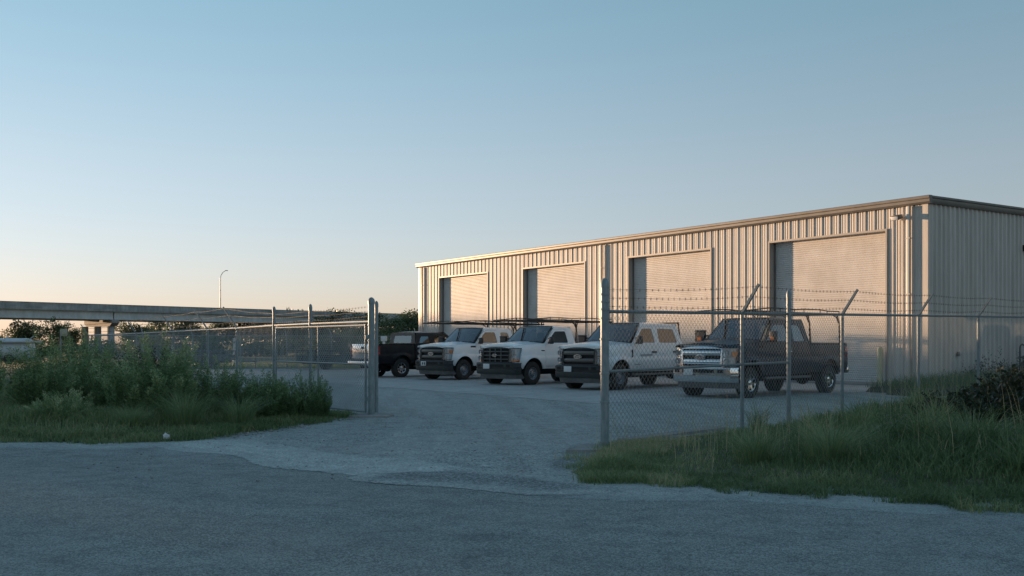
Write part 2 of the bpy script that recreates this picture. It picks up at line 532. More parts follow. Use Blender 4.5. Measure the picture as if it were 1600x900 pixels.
for k_, (ps_, cl_) in enumerate([(.04, (.86, .925, 1.28)), (.17, (.88, 1.0, 1.21)), (.31, (.745, 1.04, 1.22))]):
    el_ = rpw.color_ramp.elements[k_]
    el_.position = ps_; el_.color = tuple(v / 1.35 for v in cl_) + (1,)
wl_.new(tcw.outputs['Generated'], spx.inputs[0]); wl_.new(spx.outputs['Z'], rpw.inputs['Fac'])
wl_.new(rpw.outputs['Color'], vmw.inputs[0]); wl_.new(vmw.outputs['Vector'], gn.inputs[7])
wl_.new(sky.outputs['Color'], gm.inputs['Color'])
wl_.new(gm.outputs['Color'], gb.inputs['Color'])
wl_.new(gb.outputs['Val'], ms_.inputs[6]); wl_.new(gm.outputs['Color'], ms_.inputs[7])
wl_.new(ms_.outputs[2], gn.inputs[6])
wl_.new(gn.outputs[2], bg.inputs['Color'])
bg.inputs['Strength'].default_value = .15
sl = bpy.data.lights.new('sun', 'SUN'); sl.energy = 3.5; sl.angle = R(.6); sl.color = (1, .64, .37)
so = bpy.data.objects.new('sun', sl); COL.objects.link(so)
sd = Vector((math.sin(SUN_AZ) * math.cos(R(SUN_EL)), math.cos(SUN_AZ) * math.cos(R(SUN_EL)), math.sin(R(SUN_EL))))
so.rotation_euler = sd.to_track_quat('Z', 'Y').to_euler()
so.location = (-40, 40, 30)
S.view_settings.view_transform = 'Standard'; S.view_settings.look = 'None'
S.view_settings.gamma = 1; S.view_settings.exposure = 1.42
S.cycles.max_bounces = 8; S.cycles.transparent_max_bounces = 24
S.cycles.use_adaptive_sampling = True

# ------------------------------------------------------------------ ground
FP = Vector((1.24, 13.7))                 # right gate post, where the two fences end
FD = Vector((.687, .727)); FW = Vector((.727, -.687))
RE0 = Vector((.585, 10.4)); RED = Vector((.912, -.411))   # edge of the road along the right verge
REN = Vector((.411, .912))

WD = Vector((-.561, .828)); WN = Vector((.828, .561)); C0 = Vector((13.2, 32.5))   # warehouse: along the front wall, into the building, nearest corner

def hash_noise(x, y, s=1., seed=0):
    """smooth cheap value noise in numpy or plain floats"""
    x = np.asarray(x, dtype=float) * s + seed * 17.3; y = np.asarray(y, dtype=float) * s - seed * 9.1
    xi = np.floor(x); yi = np.floor(y); fx = x - xi; fy = y - yi
    fx = fx * fx * (3 - 2 * fx); fy = fy * fy * (3 - 2 * fy)
    def h(a, b):
        v = np.sin(a * 127.1 + b * 311.7) * 43758.5453
        return v - np.floor(v)
    return (h(xi, yi) * (1 - fx) + h(xi + 1, yi) * fx) * (1 - fy) + (h(xi, yi + 1) * (1 - fx) + h(xi + 1, yi + 1) * fx) * fy

def nstep(a, b, x):
    t = np.clip((x - a) / (b - a), 0, 1)
    return t * t * (3 - 2 * t)

def right_c(x, y):
    """how far a point lies to the right of the line from the gate post to the road"""
    return x - (.55 + .2 * (y - 10.4))

def by_corner(x, y):
    """the weedy ground beside the nearest corner of the warehouse, inside the fence"""
    return ((x - C0.x) * WD.x + (y - C0.y) * WD.y < -.5) & (-(x - C0.x) * WN.x - (y - C0.y) * WN.y < 3.2 + 2. * hash_noise(x, y, .8, 44))

def bank_h(x, y):
    """height of the grassy bank on the right"""
    x = np.asarray(x, dtype=float); y = np.asarray(y, dtype=float)
    rx = x - FP.x; ry = y - FP.y
    a = rx * FD.x + ry * FD.y; b = rx * FW.x + ry * FW.y
    road = (x - RE0.x) * REN.x + (y - RE0.y) * REN.y
    ins = np.where(by_corner(x, y), -7., -.55)
    n = (hash_noise(x, y, 1.3, 3) - .5) + .6 * (hash_noise(x, y, 5.5, 4) - .5)
    h = .24 * nstep(-.5, 9.5, right_c(x, y)) * nstep(ins, ins + 1.5, b + n * .5) * nstep(0, 2.6, road + n * .5)
    h = h + .06 * nstep(-.4, .6, right_c(x, y) + n * .5) * nstep(-.35, .3, b + n * .4) * nstep(.2, 1.2, road + n * .8)
    return h - .012

LV = [(-30, 14.2), (-14, 14.25), (-10, 14.3), (-7.3, 14.6), (-5.8, 14.35), (-4.75, 14.75), (-4.2, 16.0), (-3.5, 17.9), (-3.15, 19.2), (-3.1, 20.1), (-4.9, 22.8), (-7.9, 28.5), (-12, 36), (-22, 53), (-30, 60)]
def poly_dist(px, py, poly):
    """signed distance (positive inside) of points to a closed polygon, numpy"""
    px = np.asarray(px, dtype=float); py = np.asarray(py, dtype=float)
    d = np.full(px.shape, 1e9); ins = np.zeros(px.shape, dtype=bool)
    L = len(poly)
    for i in range(L):
        ax, ay = poly[i]; bx, by = poly[(i + 1) % L]
        ex, ey = bx - ax, by - ay
        t = np.clip(((px - ax) * ex + (py - ay) * ey) / (ex * ex + ey * ey), 0, 1)
        d = np.minimum(d, np.hypot(px - ax - t * ex, py - ay - t * ey))
        c = ((ay > py) != (by > py)) & (px < (bx - ax) * (py - ay) / (by - ay + 1e-12) + ax)
        ins ^= c
    return np.where(ins, d, -d)

def verge_h(x, y):
    """height of the left verge"""
    n = (hash_noise(x, y, 1.6, 5) - .5) + .6 * (hash_noise(x, y, 5.5, 6) - .5)
    d = poly_dist(x, y, LV) + n * .35
    return .16 * nstep(0, 2.2, d) + .05 * nstep(.0, .5, d + n * .2) - .012

def sheet_poly(name, poly, z, m, jitter=0., step=.25, kind='structure', seed=0):
    """flat ground sheet with a slightly ragged outline"""
    out = []
    L = len(poly)
    for i in range(L):
        a = Vector(poly[i]); b = Vector(poly[(i + 1) % L])
        n = max(1, int((b - a).length / step)) if jitter else 1
        n = min(n, 260)
        nv = Vector((-(b - a).y, (b - a).x)).normalized()
        for k in range(n):
            p = a.lerp(b, k / n)
            j = 0
            if jitter and k:
                j = (float(hash_noise(p.x, p.y, 1.1, seed)) - .5) * jitter + (float(hash_noise(p.x, p.y, 4., seed + 2)) - .5) * jitter * .5
            out.append((p.x + nv.x * j, p.y + nv.y * j))
    bm = bmesh.new()
    vs = [bm.verts.new((x, y, z)) for x, y in out]
    ed = [bm.edges.new((vs[i], vs[(i + 1) % len(vs)])) for i in range(len(vs))]
    bmesh.ops.triangle_fill(bm, use_beauty=True, edges=ed)
    for f in bm.faces:
        if f.normal.z < 0: f.normal_flip()
    me = bpy.data.meshes.new(name); bm.to_mesh(me); bm.free()
    o = link_mesh(name, me, m, None, 0)
    return tag(o, kind=kind)

def soft_sheet(name, poly, z, key, feather, st, zb=.0094):
    """ground sheet whose loose material thins out raggedly towards its outline"""
    m = M[key]
    P = np.array(poly)
    x0, y0 = P.min(0) - .3; x1, y1 = P.max(0) + .3
    nx = int((x1 - x0) / st); ny = int((y1 - y0) / st)
    X, Y = np.meshgrid(np.linspace(x0, x1, nx + 1), np.linspace(y0, y1, ny + 1), indexing='ij')
    d = poly_dist(X, Y, poly) + (hash_noise(X, Y, .9, 7) - .5) * feather
    fade = nstep(-.15, feather, d)
    I = np.arange((nx + 1) * (ny + 1)).reshape(nx + 1, ny + 1)
    Q = np.stack([I[:-1, :-1], I[1:, :-1], I[1:, 1:], I[:-1, 1:]], -1).reshape(-1, 4)
    Q = Q[fade.reshape(-1)[Q].max(1) > 0.]
    me = np_mesh(name, np.stack([X, Y, zb + (z - zb) * fade], -1).reshape(-1, 3), Q)
    at_ = me.attributes.new('fade', 'FLOAT', 'POINT'); at_.data.foreach_set('value', fade.reshape(-1).astype(np.float32))
    return tag(link_mesh(name, me, m, None, 0), kind='structure')

sheet_poly('ground', [(-4000, -60), (4000, -60), (4000, 6000), (-4000, 6000)], 0., M['soil'])
sheet_poly('field', [(-160, 61), (-20, 61), (-4, 62.5), (60, 75), (160, 150), (-160, 150)], .004, M['field'], .8, 1.2)
road = sheet_poly('road', [(-60, -20), (60, -20), (60, -12.3), (24, .9), (5.1, 9.3), (1.3, 11.6), (-1.2, 13.4), (-4.0, 15.4), (-6.3, 14.6), (-10, 14.9), (-60, 15.6)], .008, M['asphalt'], .28)
soft_sheet('gravel_lot', [(-5.2, 14.7), (-4.6, 13.6), (-2.2, 11.9), (.2, 10.0), (1.3, 9.85), (3.2, 13.6), (7.0, 18.6), (14.5, 26.5), (14.3, 33.5), (-4.6, 60.5), (-6, 61.2), (-22.5, 54.5), (-12.2, 36.2), (-8.0, 28.6), (-5.0, 22.9), (-3.2, 20), (-3.3, 18.6), (-3.9, 16.6)], .012, 'gravel', .9, .22)
soft_sheet('driveway_dust', [at(250, 684), at(300, 702), at(430, 724), at(560, 738), at(690, 744), at(720, 735), at(600, 722), at(480, 706), at(380, 692)], .0142, 'dust', .5, .07, .0128)
soft_sheet('damp_patch', [at(590, 748), at(720, 757), at(850, 768), at(925, 762), at(860, 746), at(760, 739), at(650, 738)], .0148, 'damp', .5, .06, .0132)
soft_sheet('damp_patch', [at(840, 742), at(880, 745), at(940, 715), at(930, 690), at(890, 700), at(850, 720)], .0152, 'damp', .6, .06, .0136)
def road_pt(t, r):
    p = RE0 + RED * t + REN * r
    return (p.x, p.y)
soft_sheet('dusty_edge', [road_pt(-.6, -.55), road_pt(4, -.42), road_pt(9, -.4), road_pt(16, -.4), road_pt(16, .8), road_pt(9, .8), road_pt(4, .7), road_pt(-.6, .9)], .0135, 'chip', .7, .08)
soft_sheet('dusty_edge', [(-14, 13.85), (-9.5, 13.9), (-7, 14.1), (-5.6, 13.9), (-4.7, 14.2), (-4.6, 15.0), (-6, 14.8), (-7.4, 15.0), (-10, 14.7), (-14, 14.7)], .0135, 'chip', .6, .08)
# concrete apron in front of the warehouse: slabs with joints
def ap(s, n):
    p = C0 + WD * s - WN * n
    return (p.x, p.y)
sheet_poly('apron', [ap(-.5, .0), ap(34, .0), ap(36, 14.0), ap(-.6, 14.0)], .017, M['apron'], .1, .3)
jm = MB()
for k in range(1, 8):
    s0 = k * 4.6
    a = ap(s0 - .012, 14); b = ap(s0 + .012, 14); c = ap(s0 + .012, .05); d = ap(s0 - .012, .05)
    jm.add([(*a, .021), (*b, .021), (*c, .021), (*d, .021)], [[0, 1, 2, 3]])
for nn in (4.7, 9.4):
    a = ap(-1, nn - .012); b = ap(-1, nn + .012); c = ap(35, nn + .012); d = ap(35, nn - .012)
    jm.add([(*a, .0214), (*b, .0214), (*c, .0214), (*d, .0214)], [[0, 1, 2, 3]])
tag(jm.build('apron_joints', mat('joint_filler', (.05, .05, .05), .9), None, 0), kind='structure')

def height_sheet(name, fn, x0, x1, y0, y1, st, m):
    nx = int((x1 - x0) / st); ny = int((y1 - y0) / st)
    X, Y = np.meshgrid(np.linspace(x0, x1, nx + 1), np.linspace(y0, y1, ny + 1), indexing='ij')
    Z = fn(X, Y)
    V = np.stack([X, Y, Z], -1).reshape(-1, 3)
    I = np.arange((nx + 1) * (ny + 1)).reshape(nx + 1, ny + 1)
    Q = np.stack([I[:-1, :-1], I[1:, :-1], I[1:, 1:], I[:-1, 1:]], -1).reshape(-1, 4)
    keep = (Z.reshape(-1)[Q].max(1) > -.005)
    me = np_mesh(name, V, Q[keep])
    return tag(link_mesh(name, me, m, None, 60), kind='structure')

height_sheet('grass_bank', bank_h, -.6, 24, 4, 34, .16, M['soil'])
height_sheet('verge', verge_h, -26, -2.6, 13.6, 50, .18, M['soil'])

# ------------------------------------------------------------------ grass
def scatter(n, x0, x1, y0, y1, dens):
    """rejection-sample n points under a density function 0..1"""
    X = []; Y = []; c = 0
    while c < n:
        x = RNG.uniform(x0, x1, 60000); y = RNG.uniform(y0, y1, 60000)
        k = RNG.uniform(0, 1, 60000) < dens(x, y)
        X.append(x[k]); Y.append(y[k]); c += k.sum()
        if len(X) > 400: break
    return np.concatenate(X)[:n], np.concatenate(Y)[:n]

def blades(x, y, z, h, wd, bend, tint, seed=0):
    """curved tapering grass blades, one batch of arrays"""
    rg = np.random.default_rng(seed)
    n = len(x)
    az = rg.uniform(0, 2 * PI, n); fac = az + rg.uniform(-1.2, 1.2, n) + PI / 2
    dx, dy = np.cos(az), np.sin(az); wx, wy = np.cos(fac) * wd, np.sin(fac) * wd
    ts = [0, .4, .75, 1.]
    rows = []
    for t in ts:
        out = bend * t ** 2 * h
        cz = z + h * (t - .35 * np.minimum(bend, 1.4) * t ** 3)
        cx = x + dx * out; cy = y + dy * out
        wt = (1 - t) ** .7
        if t < 1:
            rows.append(np.stack([cx - wx * wt, cy - wy * wt, cz], -1)); rows.append(np.stack([cx + wx * wt, cy + wy * wt, cz], -1))
        else:
            rows.append(np.stack([cx, cy, cz], -1))
    V = np.stack(rows, 1).reshape(-1, 3)
    b = np.arange(n) * 7
    Q = np.concatenate([np.stack([b, b + 1, b + 3, b + 2], -1), np.stack([b + 2, b + 3, b + 5, b + 4], -1)])
    T = np.stack([b + 4, b + 5, b + 6], -1)
    return V, Q, T, np.repeat(tint, 7)

def grass_obj(name, x, y, zf, h, wd, bend, tint, m, seed=0):
    V, Q, T, tn = blades(x, y, zf(x, y) - .01, h, wd, bend, tint, seed)
    o = link_mesh(name, np_mesh(name, V, Q, T, tn), m, None, 0)
    return o

def right_road(x, y): return (x - RE0.x) * REN.x + (y - RE0.y) * REN.y
def right_ab(x, y):
    rx = x - FP.x; ry = y - FP.y
    return rx * FD.x + ry * FD.y, rx * FW.x + ry * FW.y

def dens_right(x, y):
    r = right_road(x, y) - .1 + (hash_noise(x, y, .9, 8) - .5) * .7 + (hash_noise(x, y, 4., 18) - .5) * .4
    a, b = right_ab(x, y)
    lo = np.where(by_corner(x, y), -30., .05)
    e = nstep(.0, .35, r) * nstep(-.15, .35, right_c(x, y) - .05 + (hash_noise(x, y, 2.2, 6) - .5) * .9) * nstep(lo - .3, lo + .25, b + (hash_noise(x, y, 1.4, 2) - .5) * .9)
    e = e * np.where((x - C0.x) * .561 - (y - C0.y) * .828 > .2, 1, np.where((x - C0.x) * .828 + (y - C0.y) * .561 < -.1, 1, 0))
    return e * nstep(.05, .5, hash_noise(x, y, 2.0, 9) + .35) * np.clip(1.5 - y / 15, .16, 1)

x, y = scatter(150000, -.4, 17, 4.6, 33, dens_right)
rr = right_road(x, y); a_, b_ = right_ab(x, y)
tall = nstep(.4, 2.2, rr) * nstep(.8, 4.6, right_c(x, y))
nz = hash_noise(x, y, .8, 21)
h = (.06 + (.22 + .10 * nstep(3., 6.5, right_c(x, y))) * tall * (.35 + 1. * nz)) * RNG.uniform(.55, 1.35, len(x))
dry = hash_noise(x, y, .7, 33)
tint = np.clip(RNG.beta(2, 3, len(x)) * .8 + np.where((right_c(x, y) < 1.5) & (dry > .3), .36, 0) + np.where(RNG.uniform(0, 1, len(x)) < .06, .4, 0), 0, 1)
tag(grass_obj('grass', x, y, bank_h, h, .0045 + .004 * tall, RNG.uniform(.15, 1.1, len(x)), tint, M['grass'], 1), 'green roadside grass growing up to the right hand chain link fence', 'grass', kind='stuff')

# the trodden rim along the road: short, partly dry
def dens_rim(x, y):
    r = right_road(x, y) - .08 + (hash_noise(x, y, 1.1, 8) - .5) * .8 + (hash_noise(x, y, 5., 3) - .5) * .55
    c = right_c(x, y) + (hash_noise(x, y, 2.2, 6) - .5) * .7
    return nstep(-.12, .12, r) * (1 - nstep(.6, 1.3, r) * nstep(.6, 1.2, c)) * nstep(-.2, .2, c) * (right_ab(x, y)[1] > -.3) * nstep(.2, .5, hash_noise(x, y, 3.1, 15) + .12) * (y < 15)
x, y = scatter(42000, -.2, 9, 5.5, 14.5, dens_rim)
dry = hash_noise(x, y, 1.6, 35)
tag(grass_obj('rim_grass', x, y, lambda x, y: np.maximum(bank_h(x, y), .008), RNG.uniform(.035, .15, len(x)) * (.5 + hash_noise(x, y, 1.9, 36)), np.full(len(x), .0042), RNG.uniform(.2, 1.5, len(x)), np.clip(RNG.beta(2, 2.5, len(x)) * .75 + np.where(dry > .5, .3, 0) + np.where(right_c(x, y) < 1.2, .2, 0), 0, 1), M['grass'], 11), 'short trodden grass, partly dry, at the edge of the road on the right', 'grass', kind='stuff')

# taller tufts within it
cx, cy = scatter(560, .8, 16, 5.5, 30, lambda x, y: dens_right(x, y) * nstep(.9, 2.6, right_road(x, y)) * nstep(1.5, 5., right_c(x, y)))
per = 80
x = np.repeat(cx, per) + RNG.normal(0, .07, len(cx) * per); y = np.repeat(cy, per) + RNG.normal(0, .07, len(cx) * per)
hh = np.repeat(RNG.uniform(.22, .72, len(cx)), per) * RNG.uniform(.5, 1.15, len(x))
tint = np.clip(np.repeat(RNG.uniform(.15, .86, len(cx)), per) + RNG.normal(0, .1, len(x)), 0, 1)
tag(grass_obj('tall_grass', x, y, bank_h, hh, np.full(len(x), .0068), RNG.uniform(.2, 1.3, len(x)), tint, M['grass'], 2), 'taller arching grass tufts filling the right hand bank', 'grass', kind='stuff')

# dry stalks
x, y = scatter(1100, 1, 16, 7, 32, lambda x, y: dens_right(x, y) * nstep(1.0, 2.5, right_road(x, y)) * np.where(right_ab(x, y)[1] < 2.5, 1, .35))
tag(grass_obj('dry_grass', x, y, bank_h, RNG.uniform(.35, .95, len(x)), np.full(len(x), .0038), RNG.uniform(.05, .5, len(x)), np.clip(RNG.uniform(.85, 1.1, len(x)), 0, 1), M['grass'], 3), 'dry straw coloured stalks along the fence by the warehouse corner', 'grass', kind='stuff')

def dens_left(x, y):
    d = poly_dist(x, y, LV) + (hash_noise(x, y, 1.2, 13) - .5) * .3
    return nstep(0, .3, d) * np.clip(1.3 - (y - 14) / 16, .1, 1) * nstep(.05, .5, hash_noise(x, y, 2.0, 19) + .4)
x, y = scatter(80000, -16, -2.8, 14, 28, dens_left)
d = poly_dist(x, y, LV); nz = hash_noise(x, y, .8, 23)
h = (.06 + .15 * nstep(.3, 1.8, d) * (.3 + 1. * nz)) * RNG.uniform(.55, 1.35, len(x))
tint = np.clip(.24 + RNG.beta(2, 2.2, len(x)) * .7 + np.where(RNG.uniform(0, 1, len(x)) < .07, .3, 0), 0, 1)
tag(grass_obj('verge_grass', x, y, verge_h, h, np.full(len(x), .0065), RNG.uniform(.15, 1.1, len(x)), tint, M['grass'], 4), 'short pale green grass along the road in front of the weeds', 'grass', kind='stuff')
def dens_lrim(x, y):
    d = poly_dist(x, y, LV) + (hash_noise(x, y, 1.2, 13) - .5) * .4 + (hash_noise(x, y, 6., 5) - .5) * .2
    return nstep(-.1, .1, d) * (1 - nstep(.5, 1.1, d)) * nstep(.2, .5, hash_noise(x, y, 3.1, 25) + .12)
x, y = scatter(30000, -14, -2.9, 13.8, 21, dens_lrim)
tag(grass_obj('rim_grass', x, y, lambda x, y: np.maximum(verge_h(x, y), .008), RNG.uniform(.04, .16, len(x)) * (.5 + hash_noise(x, y, 1.9, 37)), np.full(len(x), .0055), RNG.uniform(.2, 1.4, len(x)), np.clip(RNG.beta(2, 2.2, len(x)) * .85 + np.where(hash_noise(x, y, 1.6, 38) > .62, .22, 0), 0, 1), M['grass'], 12), 'short trodden grass at the edge of the road on the left', 'grass', kind='stuff')
# grass at the edge of the yard behind the fence
x, y = scatter(9000, -24, -4, 58, 66, lambda x, y: np.ones_like(x))
tag(grass_obj('far_grass', x, y, lambda x, y: x * 0, RNG.uniform(.1, .45, len(x)), np.full(len(x), .02), RNG.uniform(.1, .8, len(x)), RNG.uniform(.3, .9, len(x)), M['grass'], 5), 'rough grass at the far edge of the yard under the back fence', 'grass', kind='stuff')

# ------------------------------------------------------------------ weeds, shrubs, clumps
def leaves_mesh(P, D, L, Wd, tint, seed):
    """one diamond leaf per point P along direction D"""
    rg = np.random.default_rng(seed)
    n = len(P)
    r = rg.normal(size=(n, 3)); s = np.cross(D, r); s /= np.linalg.norm(s, axis=1, keepdims=True) + 1e-9
    a = P; b = P + D * L[:, None] * .45 + s * Wd[:, None]; c = P + D * L[:, None]; d = P + D * L[:, None] * .45 - s * Wd[:, None]
    V = np.stack([a, b, c, d], 1).reshape(-1, 3)
    return V, np.arange(4 * n).reshape(-1, 4), np.repeat(tint, 4)

def weed_mesh(name, rad, height, nst, seed, leaf=(.05, .009), per=46, lean=.35, m='leaf_weed', tl=(.1, .75)):
    """a bushy weed: many upright stems, each feathered with narrow leaves"""
    rg = np.random.default_rng(seed)
    ang = rg.uniform(0, 2 * PI, nst); q = np.sqrt(rg.uniform(0, 1, nst))
    bx = np.cos(ang) * q * rad; by = np.sin(ang) * q * rad
    hs = height * (1 - .55 * q ** 2) * rg.uniform(.62, 1.1, nst)
    ld = ang + rg.normal(0, .7, nst); ll = lean * q * rg.uniform(.2, 1.3, nst) + .06
    t = np.tile(np.linspace(.12, 1., per), nst) + rg.normal(0, .01, nst * per)
    i = np.repeat(np.arange(nst), per)
    px = bx[i] + np.cos(ld[i]) * ll[i] * t ** 1.6 * hs[i]; py = by[i] + np.sin(ld[i]) * ll[i] * t ** 1.6 * hs[i]
    pz = hs[i] * t * (1 - .12 * ll[i] * t)
    spread = .09 * height * (1.15 - t)
    oa = rg.uniform(0, 2 * PI, len(t))
    px += np.cos(oa) * spread * rg.uniform(.1, 1, len(t)); py += np.sin(oa) * spread * rg.uniform(.1, 1, len(t))
    D = np.stack([np.cos(oa), np.sin(oa), rg.uniform(.3, 1.6, len(t))], -1); D /= np.linalg.norm(D, axis=1, keepdims=True)
    L = leaf[0] * rg.uniform(.6, 1.5, len(t)) * (1.25 - .5 * t)
    tn = np.clip(rg.uniform(*tl, nst)[i] * .8 + rg.normal(0, .1, len(t)) + np.where(t > .74, .22, 0), 0, 1)  # leaves near the stem tips tinted paler: light on the tops painted in
    V, Q, T = leaves_mesh(np.stack([px, py, pz], -1), D, L, np.full(len(t), leaf[1]) * rg.uniform(.7, 1.4, len(t)), tn, seed)
    # stems
    SV = []; SQ = []; base = len(V)
    for k in range(nst):
        for tt in (0, .5, 1.):
            x_ = bx[k] + math.cos(ld[k]) * ll[k] * tt ** 1.6 * hs[k]; y_ = by[k] + math.sin(ld[k]) * ll[k] * tt ** 1.6 * hs[k]; z_ = hs[k] * tt * (1 - .12 * ll[k] * tt)
            wv = .004 * (1.1 - tt)
            SV += [(x_ - wv, y_, z_), (x_ + wv, y_ + wv, z_)]
        o = base + k * 6
        SQ += [(o, o + 1, o + 3, o + 2), (o + 2, o + 3, o + 5, o + 4)]
    V = np.concatenate([V, np.array(SV)]); Q = np.concatenate([Q, np.array(SQ)])
    T = np.concatenate([T, np.full(len(SV), .15)])
    me = np_mesh(name, V, Q, None, T)
    me.materials.append(M[m])
    return me

def plant(me, name, x, y, z, rz, sc, label, cat, group=None):
    o = bpy.data.objects.new(name, me); COL.objects.link(o)
    o.location = (x, y, z); o.rotation_euler = (0, 0, rz)
    o.scale = sc if isinstance(sc, tuple) else (sc, sc, sc)
    return tag(o, label, cat, group)

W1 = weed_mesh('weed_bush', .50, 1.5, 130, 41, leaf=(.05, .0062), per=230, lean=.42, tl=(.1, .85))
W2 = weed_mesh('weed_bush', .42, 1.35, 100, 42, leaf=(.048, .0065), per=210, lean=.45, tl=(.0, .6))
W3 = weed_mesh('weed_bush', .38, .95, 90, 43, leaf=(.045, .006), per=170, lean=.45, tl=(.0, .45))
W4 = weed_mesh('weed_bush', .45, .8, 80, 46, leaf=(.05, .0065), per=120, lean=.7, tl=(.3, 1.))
WD1 = weed_mesh('dark_shrub', .8, 1.1, 120, 44, leaf=(.05, .014), per=60, m='leaf_dark', tl=(.3, 1.))
WD2 = weed_mesh('dark_shrub', .8, .75, 150, 45, leaf=(.06, .016), per=80, lean=.7, m='leaf_dark', tl=(.0, .6))
LG = 'tall weeds by the left hand fence'
weeds = [  # mesh, x, y, rot, scale, label
    (W1, -6.15, 17.6, .3, (1.25, 1.2, .96), 'largest feathery green weed bush, right behind the low pale grass clump'),
    (W2, -5.3, 18.3, 2.1, (1.0, .95, .82), 'lower green weed bush joined to the right side of the largest feathery bush'),
    (W1, -8.5, 18.9, 4.0, (1.3, 1.1, .95), 'broad feathery weed bush in front of the bridge pier'),
    (W3, -7.25, 18.9, 5.2, (1.0, 1.0, .95), 'low dark weed bush in the gap between the two broad feathery bushes'),
    (W1, -10.8, 20.0, 1.2, (1.35, 1.2, 1.05), 'tall weed bush standing below the grey utility box'),
    (W1, -13.2, 22.0, 2.9, (1.4, 1.2, 1.06), 'weed bush below the pale blue tank trailer, at the left edge'),
    (W2, -9.7, 23.4, .8, (1.2, 1.15, 1.2), 'tall weed bush rising in front of the fence end post with one arm'),
    (W3, -9.6, 17.8, 3.6, (1.2, 1.1, .75), 'low dark weed bush at the left with short grass in front'),
    (W4, -7.3, 16.6, .2, (.8, .8, .7), 'small pale weed bush at the front, between the two broad feathery bushes'),
    (W3, -4.4, 18.5, 1.9, (1.2, 1.15, 1.0), 'dark green bush of upright stems beside the open gate panel'),
    (W3, -3.75, 19.0, 3.4, (.8, .8, .98), 'narrow upright weed touching the wire of the open gate panel'),
    (W3, -4.9, 20.6, .9, (1., 1., .75), 'low weeds at the foot of the fence post beside the gate panel'),
]
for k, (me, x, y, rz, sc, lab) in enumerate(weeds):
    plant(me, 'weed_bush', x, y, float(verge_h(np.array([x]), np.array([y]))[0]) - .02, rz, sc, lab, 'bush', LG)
plant(WD1, 'dark_shrub', -8.6, 24.2, .4, 1.3, (1.0, 1.0, .95), 'dark brownish shrub against the fence behind the feathery weeds', 'shrub')
BG = 'dark shrubs on the right hand bank'
for x, y, rz, sc, lab in [(7.3, 13.6, .5, (1.35, 1.3, 1.3), 'dark green shrub at the right edge of the picture on the grassy bank'),
                          (8.7, 16.2, 2.2, (1.4, 1.3, 1.35), 'dark green shrub on the bank in front of the warehouse side wall'),
                          (7.0, 15.6, 4.2, (.9, .9, .75), 'small dark shrub between the two larger ones on the bank'),
                          (10.3, 18.2, 1.2, (1.2, 1.2, .9), 'dark shrub behind the others at the foot of the last fence post')]:
    plant(WD2, 'dark_shrub', x, y, float(bank_h(np.array([x]), np.array([y]))[0]), rz, sc, lab, 'shrub', BG)
WW = weed_mesh('wall_weed', .5, 1.2, 34, 47, leaf=(.09, .014), per=30, lean=.7, m='leaf_dark', tl=(.1, .7))
for x, y, rz, sc, lab in [(15.6, 33.3, .4, (1., 1., 1.15), 'leafy dark weed growing up the side wall beside the gas meter'),
                          (14.4, 32.5, 2.4, (.8, .8, .75), 'straggly dark weed at the warehouse corner below the downspout'),
                          (17.2, 34.4, 4.1, (1., 1., 1.0), 'reddish dark weed right of the gas meter at the wall foot')]:
    plant(WW, 'wall_weed', x, y, 0, rz, sc, lab, 'weed', 'weeds along the side wall')

def clump_mesh(n, h, rad, seed, wd=.007, bend=(.3, 1.5), t=(.1, .9)):
    rg = np.random.default_rng(seed)
    ang = rg.uniform(0, 2 * PI, n); q = rg.uniform(0, rad, n)
    V, Q, T, tn = blades(np.cos(ang) * q, np.sin(ang) * q, np.zeros(n), h * rg.uniform(.5, 1.1, n), np.full(n, wd), rg.uniform(*bend, n), rg.uniform(*t, n), seed)
    me = np_mesh('grass_clump', V, Q, T, tn)
    me.materials.append(M['grass_pale'])
    return me
CL = clump_mesh(460, .8, .24, 51, .0042, (.25, 1.2), (.0, .8))
for x, y, z, rz, sc, lab in [(-5.25, 16.4, .1, 0, (1.1, 1.1, 1.0), 'pale arching grass clump in front of the weeds by the driveway edge'),
                             (-4.5, 16.9, .1, 1.7, (.85, .85, .8), 'smaller pale grass clump right of the largest arching clump'),
                             (-5.9, 15.9, .1, 3.1, (.7, .7, .65), 'low pale grass clump left of the largest arching clump')]:
    plant(CL, 'grass_clump', x, y, z, rz, sc, lab, 'grass', 'pale grass clumps by the driveway')
for x, y, rz, sc, lab in [(3.55, 11.4, .7, (1., 1., .85), 'long bladed grass clump in the middle of the right hand bank'),
                          (5.4, 12.0, 2.6, (1., 1., .85), 'long bladed grass clump right of the middle one on the bank'),
                          (2.75, 11.6, 4.3, (.8, .8, .75), 'long bladed grass clump below the first thin fence post')]:
    plant(CL, 'grass_clump', x, y, float(bank_h(np.array([x]), np.array([y]))[0]) - .02, rz, sc, lab, 'grass', 'long bladed clumps on the right hand bank')

